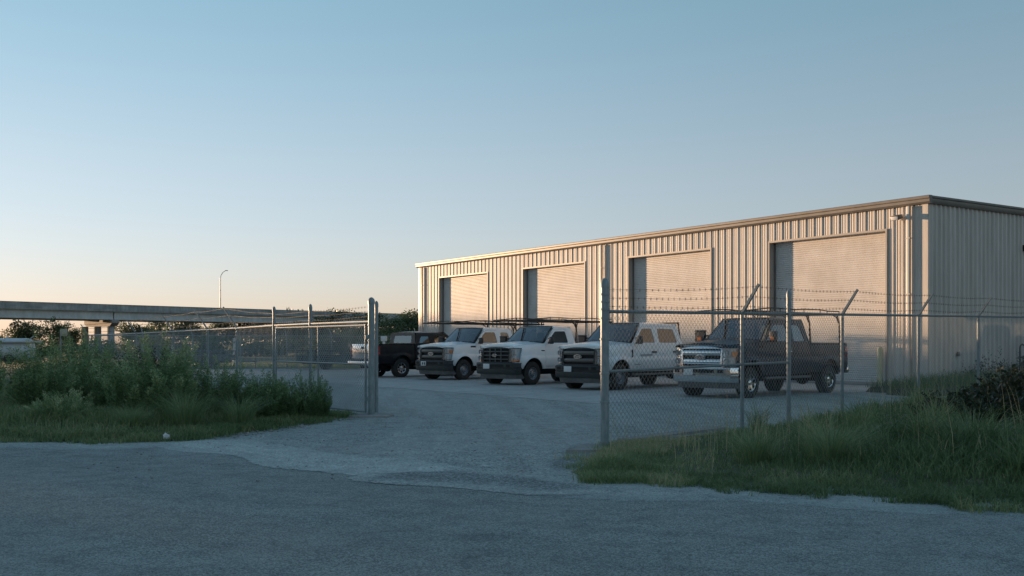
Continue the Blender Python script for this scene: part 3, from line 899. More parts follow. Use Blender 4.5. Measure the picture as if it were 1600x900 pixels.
# ------------------------------------------------------------------ warehouse
BA = math.atan2(WD.y, WD.x)               # local x runs along the front wall to the far end; local y points away from the yard... into the building
def BL(s, o, z):
    """warehouse-local: s along the front wall, o outwards from it; stored with x = s, y = o"""
    return (s, o, z)
bld = empty('warehouse', (C0.x, C0.y, 0), BA)     # local +y = outwards (towards the yard)
tag(bld, 'long beige corrugated metal warehouse with four closed roller doors', 'warehouse')
LEN, HT, DEP = 33.2, 5.92, 18.
DOORS = [(1.53, 6.5), (9.53, 14.46), (17.55, 22.5), (25.8, 30.84)]
DH = 5.15
def rib_profile(L, pitch, h=.032, base=.085, top=.035, minor=True):
    """(position, height) polyline of a ribbed metal panel"""
    pts = [(0., 0.)]
    k = pitch * .5
    while k < L - .1:
        pts += [(k - base / 2, 0), (k - top / 2, h), (k + top / 2, h), (k + base / 2, 0)]
        if minor and k + pitch < L:
            for f in (.36, .64):
                c = k + pitch * f
                pts += [(c - .026, 0), (c - .01, .009), (c + .01, .009), (c + .026, 0)]
        k += pitch
    pts.append((L, 0))
    return pts
fw = MB()
prof = rib_profile(LEN, .36, .029, .075, .035)
xs = sorted(set([p[0] for p in prof] + [d for a in DOORS for d in a]))
px_ = [p[0] for p in prof]; pz_ = [p[1] for p in prof]
ph = [float(np.interp(x, px_, pz_)) for x in xs]
for i in range(len(xs) - 1):
    a, b = xs[i], xs[i + 1]
    mid = (a + b) / 2
    z0 = 0.05
    for (d0, d1) in DOORS:
        if d0 < mid < d1: z0 = DH
    fw.add([(a, ph[i], z0), (b, ph[i + 1], z0), (b, ph[i + 1], HT), (a, ph[i], HT)], [[3, 2, 1, 0]])
fw.build('front_wall', M['wall'], bld, 20)
sw = MB()
prof = rib_profile(DEP, .25, .062, .13, .045, False)
for (a, ha), (b, hb) in zip(prof[:-1], prof[1:]):
    sw.add([(-ha, -a, .05), (-hb, -b, .05), (-hb, -b, HT), (-ha, -a, HT)], [[0, 1, 2, 3]])
sw.build('side_wall', M['wall'], bld, 20)
bw = MB()
bw.add([(LEN, 0, 0), (LEN, -DEP, 0), (LEN, -DEP, HT), (LEN, 0, HT)], [[0, 1, 2, 3]])
bw.add([(0, -DEP, 0), (LEN, -DEP, 0), (LEN, -DEP, HT), (0, -DEP, HT)], [[0, 1, 2, 3]])
bw.build('rear_wall', M['wall'], bld, 20)
pl = MB(); pl.box(.03, LEN - .03, -DEP + .03, -.015, -.2, .06); 
for (a, b) in DOORS: pass
pl.build('foundation', M['conc'], bld)
rf = MB(); rf.add([(-.1, .14, 6.06), (LEN + .1, .14, 6.06), (LEN + .1, -DEP / 2, 6.3), (-.1, -DEP / 2, 6.06), (LEN + .1, -DEP - .1, 6.06), (-.1, -DEP - .1, 6.06)], [[0, 1, 2, 3], [3, 2, 4, 5]])
rf.build('roof', M['roof'], bld)
# eave gutter along the front, rake trim along the side
gp = [(.0, 5.86), (.10, 5.86), (.155, 5.92), (.155, 6.0), (.18, 6.03), (.18, 6.10), (.15, 6.12), (0, 6.12)]
gt = MB(); gt.prism([(o, z) for o, z in gp], lambda o, z: (-.16, o + .004, z), lambda o, z: (LEN + .16, o + .004, z))
gt.build('gutter', M['trim'], bld, 30)
rk = MB(); rk.prism([(.0, 5.86), (.07, 5.86), (.1, 5.92), (.1, 6.02), (.13, 6.05), (.13, 6.11), (0, 6.11)], lambda o, z: (-o - .03, -.0, z), lambda o, z: (-o - .03, -DEP, z))
rk.build('rake_trim', M['trim'], bld, 30)
# corner trims
ct = MB()
ct.box(-.045, .16, .036, .05, .05, 5.86); ct.box(-.045, -.031, -.16, .05, .05, 5.86)
ct.build('corner_trim', M['wall'], bld)
ct = MB(); ct.box(LEN - .2, LEN + .03, .036, .052, .05, 5.86); ct.box(LEN + .01, LEN + .03, -.2, .036, .05, 5.86)
ct.build('corner_trim', M['wall'], bld)
# downspouts
for s in (.62, 16.25, 32.7):
    d = MB(); d.box(s - .06, s + .06, .06, .16, .28, 5.84, .012)
    d.tube([(s, .11, .32), (s, .14, .22), (s, .3, .16)], .05, 8)
    for z in (1.2, 3.0, 4.8): d.box(s - .085, s + .085, .04, .168, z, z + .03)
    d.build('downspout', M['wall'], bld)
# roller doors
REC = .24
for (a, b) in DOORS:
    c = MB()
    n = int(DH / .075)
    pts = []
    for k in range(n):
        z = k * DH / n; hgt = DH / n
        pts += [(-REC, z), (-REC + .014, z + hgt * .25), (-REC + .017, z + hgt * .55), (-REC + .006, z + hgt * .88)]
    pts.append((-REC, DH))
    for i in range(len(pts) - 1):
        (o0, z0), (o1, z1) = pts[i], pts[i + 1]
        c.add([(a, o0, z0 + .03), (b, o0, z0 + .03), (b, o1, z1 + .03), (a, o1, z1 + .03)], [[3, 2, 1, 0]])
    dr = c.build('roller_door', M['slat'], bld, 50)
    bb = MB(); bb.box(a + .02, b - .02, -REC - .02, -REC + .045, .02, .13, .006); bb.build('bottom_bar', M['jamb'], dr)
    gd = MB(); gd.box(a, a + .07, -REC + .019, -REC + .06, .02, DH); gd.build('guide_rail', M['trim'], dr)
    gd = MB(); gd.box(b - .07, b, -REC + .019, -REC + .06, .02, DH); gd.build('guide_rail', M['trim'], dr)
    f = MB()
    f.box(a - .004, a + .012, -REC - .05, .040, .02, DH); f.box(b - .012, b + .004, -REC - .05, .040, .02, DH)
    f.box(a - .004, b + .004, -REC - .05, .040, DH - .012, DH + .004)
    f.box(a - .055, a - .004, .034, .048, .02, DH + .055); f.box(b + .004, b + .055, .034, .048, .02, DH + .055)
    f.box(a - .004, b + .004, .034, .048, DH + .004, DH + .055)
    f.build('door_frame', M['jamb'], bld)
# flood light beside the nearest door and another on the side wall
wl = MB(); wl.box(.86, .98, .03, .09, 5.42, 5.56, .01); wl.tube([(.92, .08, 5.5), (.92, .2, 5.52)], .025, 8)
w_ = wl.build('wall_lamp', M['jamb'], bld)
tag(w_, None)
hd = MB(); hd.T = Matrix.Translation((.92, .3, 5.5)) @ Matrix.Rotation(R(-18), 4, 'X'); hd.box(-.15, .15, -.12, .14, -.07, .07, .02); hd.build('lamp_head', M['trim'], w_)
ln = MB(); ln.T = hd.T; ln.box(-.13, .13, .139, .147, -.055, .055, .003); ln.build('lamp_lens', M['plate'], w_)
wl = MB(); wl.T = Matrix.Translation((0, -5.5, 4.72)); wl.box(-.09, -.03, -.12, .12, -.1, .12, .01); wl.box(-.34, -.09, -.14, .14, -.05, .13, .04)
w_ = wl.build('wall_lamp', M['black'], bld)
ln = MB(); ln.T = wl.T; ln.box(-.30, -.12, -.11, .11, -.062, -.052); ln.build('lamp_lens', M['plate'], w_)
# small wall outlet on the side wall
ob = MB(); ob.box(-.09, -.03, -1.62, -1.50, 1.02, 1.16, .01); ob.build('outlet_box', M['trim'], bld)
# gas meter on the side wall
gmx, gmy = -.35, -4.85
gm_ = empty('gas_meter', tuple(bld.matrix_basis @ Vector((gmx, gmy, 0))), BA)
gm_.location = (C0.x + WD.x * gmx + -WD.y * gmy, C0.y + WD.y * gmx + WD.x * gmy, 0)
tag(gm_, 'dark gas meter with bent pipes standing among weeds at the side wall', 'gas meter')
g = MB(); g.tube([(0, .16, 0), (0, .16, 1.25), (0, .12, 1.36), (0, 0, 1.4), (0, -.12, 1.36), (0, -.16, 1.25), (0, -.16, .75)], .028, 8); g.build('pipe', M['plastic'], gm_)
g = MB(); g.box(-.14, .14, -.34, .0, .42, .8, .05); g.lathe([(.0, .0), (.09, 0), (.09, .05), (0, .05)], (-.14, -.17, .66), 'x', 14, sgn=-1); g.build('meter_body', M['greyplastic'], gm_)
g = MB(); g.tube([(0, .16, .95), (-.12, .16, .95)], .02, 8); g.lathe([(0, 0), (.07, 0), (.07, .03), (0, .03)], (-.12, .16, .95), 'x', 12, sgn=-1); g.build('valve', M['plastic'], gm_)
# yellow bollard at the nearest door
p = C0 + WD * 1.62 - WN * .2
bo = empty('bollard', (p.x, p.y, 0)); tag(bo, 'faded yellow pipe bollard at the right side of the nearest roller door', 'bollard')
b_ = MB(); b_.lathe([(.0, 1.32), (.05, 1.31), (.085, 1.27), (.095, 1.2), (.095, 0)], (0, 0, 0), 'z', 20); b_.build('post', M['yellow'], bo)
b_ = MB(); b_.lathe([(.0, .06), (.16, .05), (.2, .0)], (0, 0, 0), 'z', 20); b_.build('base', M['conc'], bo)

# ------------------------------------------------------------------ chain-link fences
def chain_panel(p0, p1, z0a, z0b, top, pitch=.09, r=.0026, drop=.05):
    """numpy arrays of woven zig-zag wires between two plan points"""
    p0 = np.array(p0[:2]); p1 = np.array(p1[:2])
    L = np.linalg.norm(p1 - p0); d = (p1 - p0) / L; nrm = np.array([-d[1], d[0]])
    n = max(2, int(L / pitch * 2)); pt = L / n
    step = pitch * .5
    m = int((top - drop) / step)
    i = np.arange(n)[:, None]; j = np.arange(m + 1)[None, :]
    off = np.where(((j + i) % 2) == 0, 0., 1.)
    a = (i + off) * pt + 0 * j
    zz = drop + j * step + 0 * i
    base = z0a + (z0b - z0a) * a / L
    wob = (np.sin(a * 9 + zz * 5) * .004)
    P = np.stack([p0[0] + d[0] * a + nrm[0] * (wob + np.where(off > 0, .003, -.003)), p0[1] + d[1] * a + nrm[1] * (wob + np.where(off > 0, .003, -.003)), base + zz], -1)
    A = P[:, :-1].reshape(-1, 3); B = P[:, 1:].reshape(-1, 3)
    D = B - A; D /= np.linalg.norm(D, axis=1, keepdims=True)
    N = np.array([nrm[0], nrm[1], 0.])[None, :] + 0 * D
    U = np.cross(D, N)
    ring = []
    for k in range(3):
        t = 2 * PI * k / 3
        o = (N * math.cos(t) + U * math.sin(t)) * r
        ring += [A + o, B + o]
    V = np.stack(ring, 1).reshape(-1, 3)
    b = np.arange(len(A)) * 6
    Q = np.concatenate([np.stack([b + 2 * k, b + 2 * ((k + 1) % 3), b + 2 * ((k + 1) % 3) + 1, b + 2 * k + 1], -1) for k in range(3)])
    return V, Q

def wire_object(name, panels, parent, m):
    Vs = []; Qs = []; c = 0
    for V, Q in panels:
        Vs.append(V); Qs.append(Q + c); c += len(V)
    return link_mesh(name, np_mesh(name, np.concatenate(Vs), np.concatenate(Qs)), m, parent, 0)

def barbed(pts, sag=.03, r=.0035):
    """a barbed wire strand through points, with barbs"""
    mb = MB()
    for a, b in zip(pts[:-1], pts[1:]):
        a = Vector(a); b = Vector(b); L = (b - a).length
        n = max(2, int(L / .5))
        line = [a.lerp(b, k / n) - Vector((0, 0, sag * 4 * (k / n) * (1 - k / n) + .008 * math.sin(k * 5.1))) for k in range(n + 1)]
        mb.tube(line, r, 4, caps=False)
        k = int(L / .13)
        d = (b - a).normalized(); sd = d.cross(Vector((0, 0, 1)))
        for q in range(1, k):
            t = q / k
            p = a.lerp(b, t) - Vector((0, 0, sag * 4 * t * (1 - t)))
            for sg in (1, -1):
                e = (Vector((0, 0, .022)) + d * .012 * sg)
                mb.tube([p - e, p + e], .0022, 3, caps=False)
            e = sd * .02
            mb.tube([p - e, p + e], .0022, 3, caps=False)
    return mb

FH = 1.85
def fence_post(parent, x, y, z, h, r, cap=True, arm=None, bands=(), arm_len=.48):
    mb = MB()
    mb.tube([(x, y, z - .3), (x, y, z + h)], r, 12)
    if cap:
        mb.lathe([(r * 1.12, -.03), (r * 1.15, .02), (r * .95, .06), (r * .5, .09), (0, .1)], (x, y, z + h), 'z', 12)
    for bz in bands:
        mb.lathe([(r * 1.02, -.014), (r * 1.16, -.012), (r * 1.16, .012), (r * 1.02, .014)], (x, y, z + bz), 'z', 12)
    o = mb.build('post', M['galv'], parent)
    if arm is not None:
        a = MB()
        d = Vector((arm[0], arm[1], 0)).normalized()
        tip = Vector((x, y, z + h)) + d * arm_len * .62 + Vector((0, 0, arm_len * .9))
        sd = d.cross(Vector((0, 0, 1)))
        base = Vector((x, y, z + h - .02))
        q = [base + sd * .028, base - sd * .028, tip - sd * .014, tip + sd * .014]
        up = (tip - base).normalized().cross(sd) * .02
        a.add([p + up for p in q] + [p - up for p in q], [[0, 1, 2, 3], [7, 6, 5, 4], [0, 4, 5, 1], [1, 5, 6, 2], [2, 6, 7, 3], [3, 7, 4, 0]])
        a.build('barb_arm', M['galv'], o)
    return o

# --- right hand fence
def rf_pt(t):
    """the point t spans along the right fence"""
    p = FP + FD * (3.51 * t)
    return (p.x, p.y, .052 * t)
rfen = empty('chain_link_fence', (0, 0, 0))
tag(rfen, 'chain link fence with barbed wire running right past the dark blue pickup', 'fence')
def rel(o):
    return o
fence_post(rfen, FP.x, FP.y, -.02, 2.22, .057, True, None, (.12, .66, 1.04, 1.5, 1.78, 1.9, 2.0, 2.1))
tips = [(FP.x + .04, FP.y, 2.14)]
tl = [[Vector((FP.x + .03, FP.y, z)) for z in (1.92, 2.03, 2.14)]]
outw = FW
for t in (1, 2, 3, 4, 5, 6, 7):
    x, y, z = rf_pt(t)
    fence_post(rfen, x, y, z, FH + .02, .03, False, outw)
    b = Vector((x, y, z + FH)); d = Vector((outw.x, outw.y, 0))
    tl.append([b + d * (.48 * .62 * f) + Vector((0, 0, .48 * .9 * f)) for f in (.25, .6, .95)])
x, y, z = rf_pt(1.43)
fence_post(rfen, x, y, z, 2.16, .037, True, None, (.1, 1.02, 1.6, 1.83, 2.0))
mb = MB(); mb.tube([(rf_pt(t)[0], rf_pt(t)[1], rf_pt(t)[2] + FH) for t in (0, 1, 1.43, 2, 3, 4, 5, 6, 7)], .024, 10); mb.build('top_rail', M['galv'], rfen)
mb = MB(); mb.tube([(FP.x, FP.y, 1.045), (rf_pt(1)[0], rf_pt(1)[1], rf_pt(1)[2] + 1.04), (rf_pt(1.43)[0], rf_pt(1.43)[1], rf_pt(1.43)[2] + 1.03)], .02, 10); mb.build('brace_rail', M['galv'], rfen)
pans = []
offw = outw * .03
for t in range(7):
    a = rf_pt(t); b = rf_pt(t + 1)
    pans.append(chain_panel((a[0] + offw.x, a[1] + offw.y), (b[0] + offw.x, b[1] + offw.y), a[2], b[2], FH + .075, .09, .0027 if t < 2 else .0020))
wire_object('wire_mesh', pans, rfen, M['wire_dull'])
for k in range(3):
    barbed([q[k] for q in tl], .025, .0021).build('barbed_wire', M['barb'], rfen, 0)

# --- left hand fence: from the left gate post back along the yard
LP = [(-2.72, 19.8), (-4.35, 22.1), (-5.6, 24.1), (-7.6, 28.3), (-9.3, 31.3), (-12.1, 36.6), (-16.0, 43.6), (-22.0, 53.2)]
lfen = empty('chain_link_fence', (0, 0, 0))
tag(lfen, 'chain link fence running away behind the feathery weeds with arms leaning left', 'fence')
fence_post(lfen, LP[0][0], LP[0][1], -.02, 2.24, .062, True, None, (.12, .6, 1.0, 1.5, 1.8))
fence_post(lfen, -2.80 + .02, 21.0, 0, 2.2, .037, True, None, (.3, .9, 1.02, 1.4, 1.9))
fence_post(lfen, LP[1][0], LP[1][1], 0, 2.18, .037, True, None, (1.1, 1.84))
fence_post(lfen, LP[2][0], LP[2][1], 0, 2.2, .037, True, None, (1.1, 1.84))
arm_l = (-.83, -.5)
tl = [[Vector((LP[0][0], LP[0][1], z)) for z in (1.95, 2.05, 2.14)], [Vector((LP[1][0], LP[1][1], z)) for z in (1.93, 2.03, 2.12)], [Vector((LP[2][0], LP[2][1], z)) for z in (1.93, 2.03, 2.12)]]
for (x, y) in LP[3:]:
    fence_post(lfen, x, y, 0, FH + .02, .032, False, arm_l, (), .62)
    d = Vector((*arm_l, 0)).normalized()
    tl.append([Vector((x, y, FH)) + d * (.62 * .62 * f) + Vector((0, 0, .62 * .9 * f)) for f in (.3, .62, .95)])
mb = MB(); mb.tube([(x, y, FH) for x, y in LP], .024, 10); mb.build('top_rail', M['galv'], lfen)
pans = [chain_panel(LP[i], LP[i + 1], 0, 0, FH + .06, .09 if i < 4 else .12, .0028) for i in range(len(LP) - 1)]
wire_object('wire_mesh', pans, lfen, M['wire'])
for k in range(3):
    barbed([q[k] for q in tl], .02, .0024).build('barbed_wire', M['barb'], lfen, 0)

# --- the gate leaf folded back along the left fence
ga = Vector((-2.86, 19.74)); gb = Vector((-5.45, 23.3)); gd_ = (gb - ga).normalized(); gn_ = Vector((-gd_.y, gd_.x)) * .09
gate = empty('swing_gate', (ga.x, ga.y, 0)); tag(gate, 'open chain link gate panel folded back against the left fence', 'gate')
gl = (gb - ga).length
def gp_(t, z): 
    p = gd_ * (t * gl) + gn_ * -1
    return (p.x, p.y, z)
fr = MB()
for t in (0.02, .5, 1.): fr.tube([gp_(t, .1), gp_(t, 1.80)], .021, 10)
for z in (.1, 1.02, 1.78): fr.tube([gp_(.02, z), gp_(1, z)], .02, 10)
fr.build('gate_frame', M['galv'], gate)
a = gp_(.02, 0); b = gp_(1, 0)
wire_object('wire_mesh', [chain_panel(a, b, 0, 0, 1.82, .09, .0036, .1)], gate, M['wire'])
for z in (.35, 1.55):
    hg = MB(); hg.lathe([(.03, -.04), (.05, -.035), (.05, .035), (.03, .04)], gp_(.0, z), 'z', 10); hg.build('hinge', M['galv'], gate)

# --- back fence of the yard
bfen = empty('chain_link_fence', (0, 0, 0)); tag(bfen, 'distant chain link fence across the back of the yard in front of the trees', 'fence')
BP = [(-22.0 + 16.4 * k / 7, 53.6 + 6.6 * k / 7) for k in range(8)]
for k, (x, y) in enumerate(BP):
    fence_post(bfen, x, y, 0, FH + .03, .035, False, (-.6, .8) if k not in (0, 3) else None, (), .5)
mb = MB(); mb.tube([(x, y, FH) for x, y in BP], .026, 8); mb.build('top_rail', M['galv'], bfen)
wire_object('wire_mesh', [chain_panel(BP[i], BP[i + 1], 0, 0, FH, .14, .0022) for i in range(7)], bfen, M['wire'])

# concrete footings at the two gate posts, the broken kerb, stones and litter
def slab(name, poly, z0, z1, m, label, cat, seed):
    rg = random.Random(seed)
    c = sum((Vector(p) for p in poly), Vector((0, 0))) / len(poly)
    pl = []
    for i in range(len(poly)):
        a = Vector(poly[i]); b = Vector(poly[(i + 1) % len(poly)])
        for k in range(5):
            p = a.lerp(b, k / 5)
            pl.append((p.x - c.x + rg.uniform(-.03, .03), p.y - c.y + rg.uniform(-.03, .03)))
    mb = MB(); mb.prism(pl, lambda x, y: (x * 1.04, y * 1.04, z0), lambda x, y: (x, y, z1 + rg.uniform(-.008, .008)))
    o = mb.build(name, m, None, 30); o.location = (c.x, c.y, 0)
    return tag(o, label, cat)
slab('concrete_footing', [(.72, 13.15), (1.5, 13.3), (1.62, 13.95), (.95, 14.0)], -.05, .05, M['conc'], 'flat concrete footing around the nearest thick fence post', 'footing', 1)
slab('concrete_footing', [(-3.15, 19.45), (-2.35, 19.5), (-2.3, 20.1), (-3.1, 20.15)], -.05, .045, M['conc'], 'flat concrete footing around the left gate post', 'footing', 2)
slab('broken_kerb', [(1.62, 14.5), (3.5, 16.75), (3.38, 16.9), (1.5, 14.75)], -.05, .055, M['conc'], 'broken strip of concrete kerb along the foot of the right hand fence', 'kerb', 3)
st = MB(); rg = random.Random(5)
def stone(mb, x, y, z, r):
    bm = bmesh.new(); bmesh.ops.create_icosphere(bm, subdivisions=1, radius=r)
    for v in bm.verts: v.co = Vector((v.co.x * rg.uniform(.7, 1.3), v.co.y * rg.uniform(.7, 1.3), v.co.z * rg.uniform(.4, .8))) + Vector((x, y, z))
    mb.bm(bm)
for k in range(70):
    t = rg.uniform(0, 1); x = 1.6 + 2.3 * t + rg.uniform(-.25, .2); y = 14.3 + 2.5 * t + rg.uniform(-.2, .3)
    stone(st, x, y, float(max(.015, bank_h(np.array([x]), np.array([y]))[0])), rg.uniform(.015, .055))
for k in range(260):
    x = rg.uniform(-5, 3); y = rg.uniform(10.5, 17.5)
    stone(st, x, y, .014, rg.uniform(.006, .02))
for k in range(120):
    t = rg.uniform(0, 1); x = -4.3 + 1.2 * t + rg.uniform(-.2, .15); y = 15.2 + 4 * t + rg.uniform(-.2, .2)
    stone(st, x, y, .02, rg.uniform(.01, .035))
tag(st.build('rubble', M['conc'], None, 40), 'loose pale stones along the driveway edges and the broken kerb', 'stones', kind='stuff')
lit = MB(); bm = bmesh.new(); bmesh.ops.create_icosphere(bm, subdivisions=2, radius=.055)
for v in bm.verts: v.co = Vector((v.co.x * 1.0, v.co.y * .8, max(-.03, v.co.z * 1.2) + .04)) * rg.uniform(.75, 1.15)
lit.bm(bm); lo = lit.build('litter_bag', M['plate'], None, 0); lo.location = (-5.0, 14.82, .03)
tag(lo, 'crumpled white scrap of litter on the grass by the road', 'litter')

# ------------------------------------------------------------------ overpass, lamp
OD = Vector((.626, .78)); ON = Vector((-.78, .626)); O0 = Vector((-74., 148.))   # near edge line; ON points away from the camera
ova = math.atan2(OD.y, OD.x)
ov = empty('overpass', (O0.x, O0.y, 0), ova)
tag(ov, 'long grey concrete highway overpass crossing behind the yard on the left', 'bridge')
K0, K1, OW = -190., 330., 13.
mb = MB(); mb.box(K0, K1, 0, .35, 6.75, 7.55); mb.box(K0, K1, OW - .35, OW, 6.75, 7.55); mb.box(K0, K1, -.06, .41, 7.55, 7.63); mb.build('parapet', M['conc_dark'], ov)
mb = MB(); mb.box(K0, K1, -.02, OW + .02, 6.50, 6.745); mb.build('deck', M['conc_dark'], ov)
spans = [K0, -148, -110, -65, -20, 18, 58, 98, 140, 185, 230, 280, K1]
for k in range(len(spans) - 1):
    g = MB()
    for j in range(5):
        y0 = .45 + j * (OW - 1.5) / 4
        p = [(y0, 6.5), (y0 + .6, 6.5), (y0 + .6, 6.38), (y0 + .36, 6.25), (y0 + .36, 5.5), (y0 + .55, 5.38), (y0 + .55, 5.22), (y0 + .05, 5.22), (y0 + .05, 5.38), (y0 + .12, 5.5), (y0 + .12, 6.25), (y0, 6.38)]
        g.prism(p, lambda y, z, a=spans[k] + .12: (a, y, z), lambda y, z, b=spans[k + 1] - .12: (b, y, z))
    g.build('girder', M['girder'], ov)
for s in spans[1:-1]:
    pr = MB()
    pr.prism([(-.2, 5.21), (OW - 1.2, 5.21), (OW - 1.2, 4.7), (OW - 2.2, 4.2), (.8, 4.2), (-.2, 4.7)], lambda y, z: (s - .6, y, z), lambda y, z: (s + .6, y, z))
    cp = pr.build('pier_cap', M['conc'], ov)
    cp.matrix_local = Matrix.Translation((s, .4, 0)) @ Matrix.Rotation(R(-9), 4, 'Z') @ Matrix.Translation((-s, -.4, 0))
    for y0 in (1.4, 5.4, 9.4):
        c = MB(); c.box(s - .42, s + .42, y0 - .45, y0 + .45, -.3, 4.2, .06); c.build('column', M['conc_dark'], ov).matrix_local = cp.matrix_local
# street lamp standing on the overpass
k = 0.
tgt = 346 - 800
kk = (tgt / 1600 * 148 + 74) / (.626 - tgt / 1600 * .78)
lp = O0 + OD * kk + ON * .3
la = empty('street_lamp', (lp.x, lp.y, 7.6), ova); tag(la, 'tall thin street lamp with a curved arm standing on the overpass', 'street lamp')
zz = lp.y / 1600
H = 59 * zz
mb = MB(); mb.tube([(0, 0, -.1), (0, 0, H * .80)], .10, 8, r1=.07); mb.build('pole', M['galv'], la)
mb = MB(); mb.tube([(0, 0, H * .79), (.12, 0, H * .87), (.45, -.1, H * .95), (.95, -.2, H * 1.0)], .055, 8); mb.build('arm', M['galv'], la)
mb = MB(); mb.box(.85, 1.35, -.33, -.12, H * 1.0 - .05, H * 1.0 + .06, .03); mb.build('lamp_head', M['trim'], la)

# ------------------------------------------------------------------ trees
def crown_mesh(name, w, h, z0, seed, n, leaf, blobs=9, m='leaf_tree', gap=.5):
    rg = np.random.default_rng(seed)
    P = []; D = []; TN = []
    for b in range(blobs):
        a = rg.uniform(0, 2 * PI); q = math.sqrt(rg.uniform(0, 1)) * .62
        zc = rg.uniform(.18, .86)
        wz = math.sqrt(max(.05, 1 - (2 * zc - .9) ** 2))
        c = np.array([math.cos(a) * q * w / 2 * wz, math.sin(a) * q * w / 2 * wz, z0 + zc * (h - z0)])
        rad = np.array([w * rg.uniform(.16, .30), w * rg.uniform(.16, .30), (h - z0) * rg.uniform(.12, .22)])
        k = n // blobs
        d = rg.normal(size=(k, 3)); d /= np.linalg.norm(d, axis=1, keepdims=True)
        # clusters of leaves on the blob's shell
        nc = 26
        cd = rg.normal(size=(nc, 3)); cd /= np.linalg.norm(cd, axis=1, keepdims=True)
        ci = rg.integers(0, nc, k)
        pos = cd[ci] * rg.uniform(.55, 1.08, k)[:, None] + d * .28
        P.append(c + pos * rad); D.append(d * .6 + cd[ci] * .5 + np.array([0, 0, .15]))
        TN.append(np.clip(rg.uniform(.1, .8) + rg.uniform(-.2, .2, nc)[ci] + rg.normal(0, .1, k), 0, 1))
    P = np.concatenate(P); D = np.concatenate(D); D /= np.linalg.norm(D, axis=1, keepdims=True)
    k = len(P)
    V, Q, T = leaves_mesh(P, D, leaf * rg.uniform(.6, 1.5, k), leaf * .42 * rg.uniform(.7, 1.3, k), np.concatenate(TN), seed)
    me = np_mesh('crown', V, Q, None, T); me.materials.append(M[m])
    return me
def trunk_mesh(h, r, seed, limbs=5):
    rg = random.Random(seed); mb = MB()
    top = Vector((rg.uniform(-.3, .3), rg.uniform(-.3, .3), h * .62))
    mb.tube([(0, 0, -.3), top * .5 + Vector((.08, 0, 0)), top], r, 8, r1=r * .5)
    for k in range(limbs):
        a = k * 2.4 + rg.uniform(-.4, .4); s = top * rg.uniform(.5, .95)
        e = s + Vector((math.cos(a) * h * .22, math.sin(a) * h * .22, h * rg.uniform(.14, .3)))
        mb.tube([s, s.lerp(e, .5) + Vector((0, 0, .1)), e], r * .38, 6, r1=r * .12)
    me = bpy.data.meshes.new('trunk'); me.from_pydata(mb.v, [], mb.f); me.update()
    me.materials.append(M['bark'])
    me.polygons.foreach_set('use_smooth', np.ones(len(me.polygons), dtype=bool))
    return me
TK = []
for k, (w_, h_, z_, n_, lf) in enumerate([(7, 8, 1.6, 5200, .26), (8, 6.4, .8, 5200, .27), (5, 7.2, 1.2, 3800, .25), (9, 7.4, .5, 5600, .28)]):
    TK.append((crown_mesh('crown', w_, h_, z_, 60 + k, n_, lf, 11 + k), trunk_mesh(h_, .2, 70 + k)))
BUSHM = crown_mesh('crown', 5.5, 3.0, -.2, 66, 3600, .2, 10)
def tree(kind, x, y, rz, sc, label, group=None, name='tree', cat='tree'):
    o = empty(name, (x, y, 0), rz); o.scale = sc if isinstance(sc, tuple) else (sc, sc, sc)
    tag(o, label, cat, group)
    if kind == 'bush': ms = [('crown', BUSHM), ('trunk', TK[0][1])]
    else: ms = [('crown', TK[kind][0]), ('trunk', TK[kind][1])]
    for nm, me in ms:
        c = bpy.data.objects.new(nm, me); COL.objects.link(c); c.parent = o
        if kind == 'bush' and nm == 'trunk': c.scale = (.6, .6, .3)
    return o
def tx(px, y): return (px - 800) / F_PX * y
G1 = 'trees beyond the yard'
TREES = [
    (0, 44, 122, .5, (.75, .75, .62), 'round topped tree standing alone in the gap under the overpass at far left'),
    (1, -6, 118, 1.5, (.7, .7, .45), 'low dark tree at the left picture edge behind the tank trailer'),
    (2, 88, 118, 2.5, (.62, .62, .60), 'ragged small tree behind the grey utility box'),
    (2, 112, 124, 3.5, (.7, .7, .50), 'thin ragged tree between the utility box and the bridge pier'),
    (1, 212, 190, .3, (1.1, 1.1, .95), 'bushy tree right of the bridge pier below the girders'),
    (3, 246, 200, 2.3, (1.0, 1.0, .95), 'broad tree under the overpass, second to the right of the pier'),
    (0, 292, 196, 4.3, (1.1, 1.1, .92), 'round tree under the overpass behind the grey slotted trailer'),
    (3, 332, 205, 1.3, (1.1, 1.1, .98), 'broad tree under the overpass left of the street lamp'),
    (1, 374, 190, 3.0, (1.1, 1.1, 1.0), 'bushy tree just right of the street lamp, under the overpass'),
    (0, 415, 200, 5.0, (1.1, 1.1, .88), 'round tree under the overpass behind a leaning fence arm'),
    (3, 452, 196, .9, (1.1, 1.1, 1.0), 'broad tree under the overpass behind the tall brace post'),
    (1, 492, 190, 2.7, (1.2, 1.2, 1.1), 'bushy tree seen through the gate panel, left part'),
    (3, 534, 200, 4.4, (1.2, 1.2, 1.05), 'broad tree seen through the gate panel, right part'),
    (0, 462, 245, .2, (1.0, 1.0, 1.42), 'tree whose top shows above the overpass parapet'),
    (3, 575, 165, 1.9, (1.1, 1.1, .85), 'broad dark tree right behind the left gate post'),
    (0, 628, 112, 3.3, (.98, .98, .70), 'dark green tree left of the warehouse, in front of the overpass'),
    (3, 652, 104, 5.1, (.8, .8, .62), 'dark green tree touching the far end of the warehouse'),
    (1, 604, 120, .7, (.8, .8, .62), 'bushy dark tree behind the black pickup and the gate post'),
]
for (kind, px, y, rz, sc, lab) in TREES:
    tree(kind, tx(px, y), y, rz, sc, lab, G1)
G2 = 'bushes along the field edge'
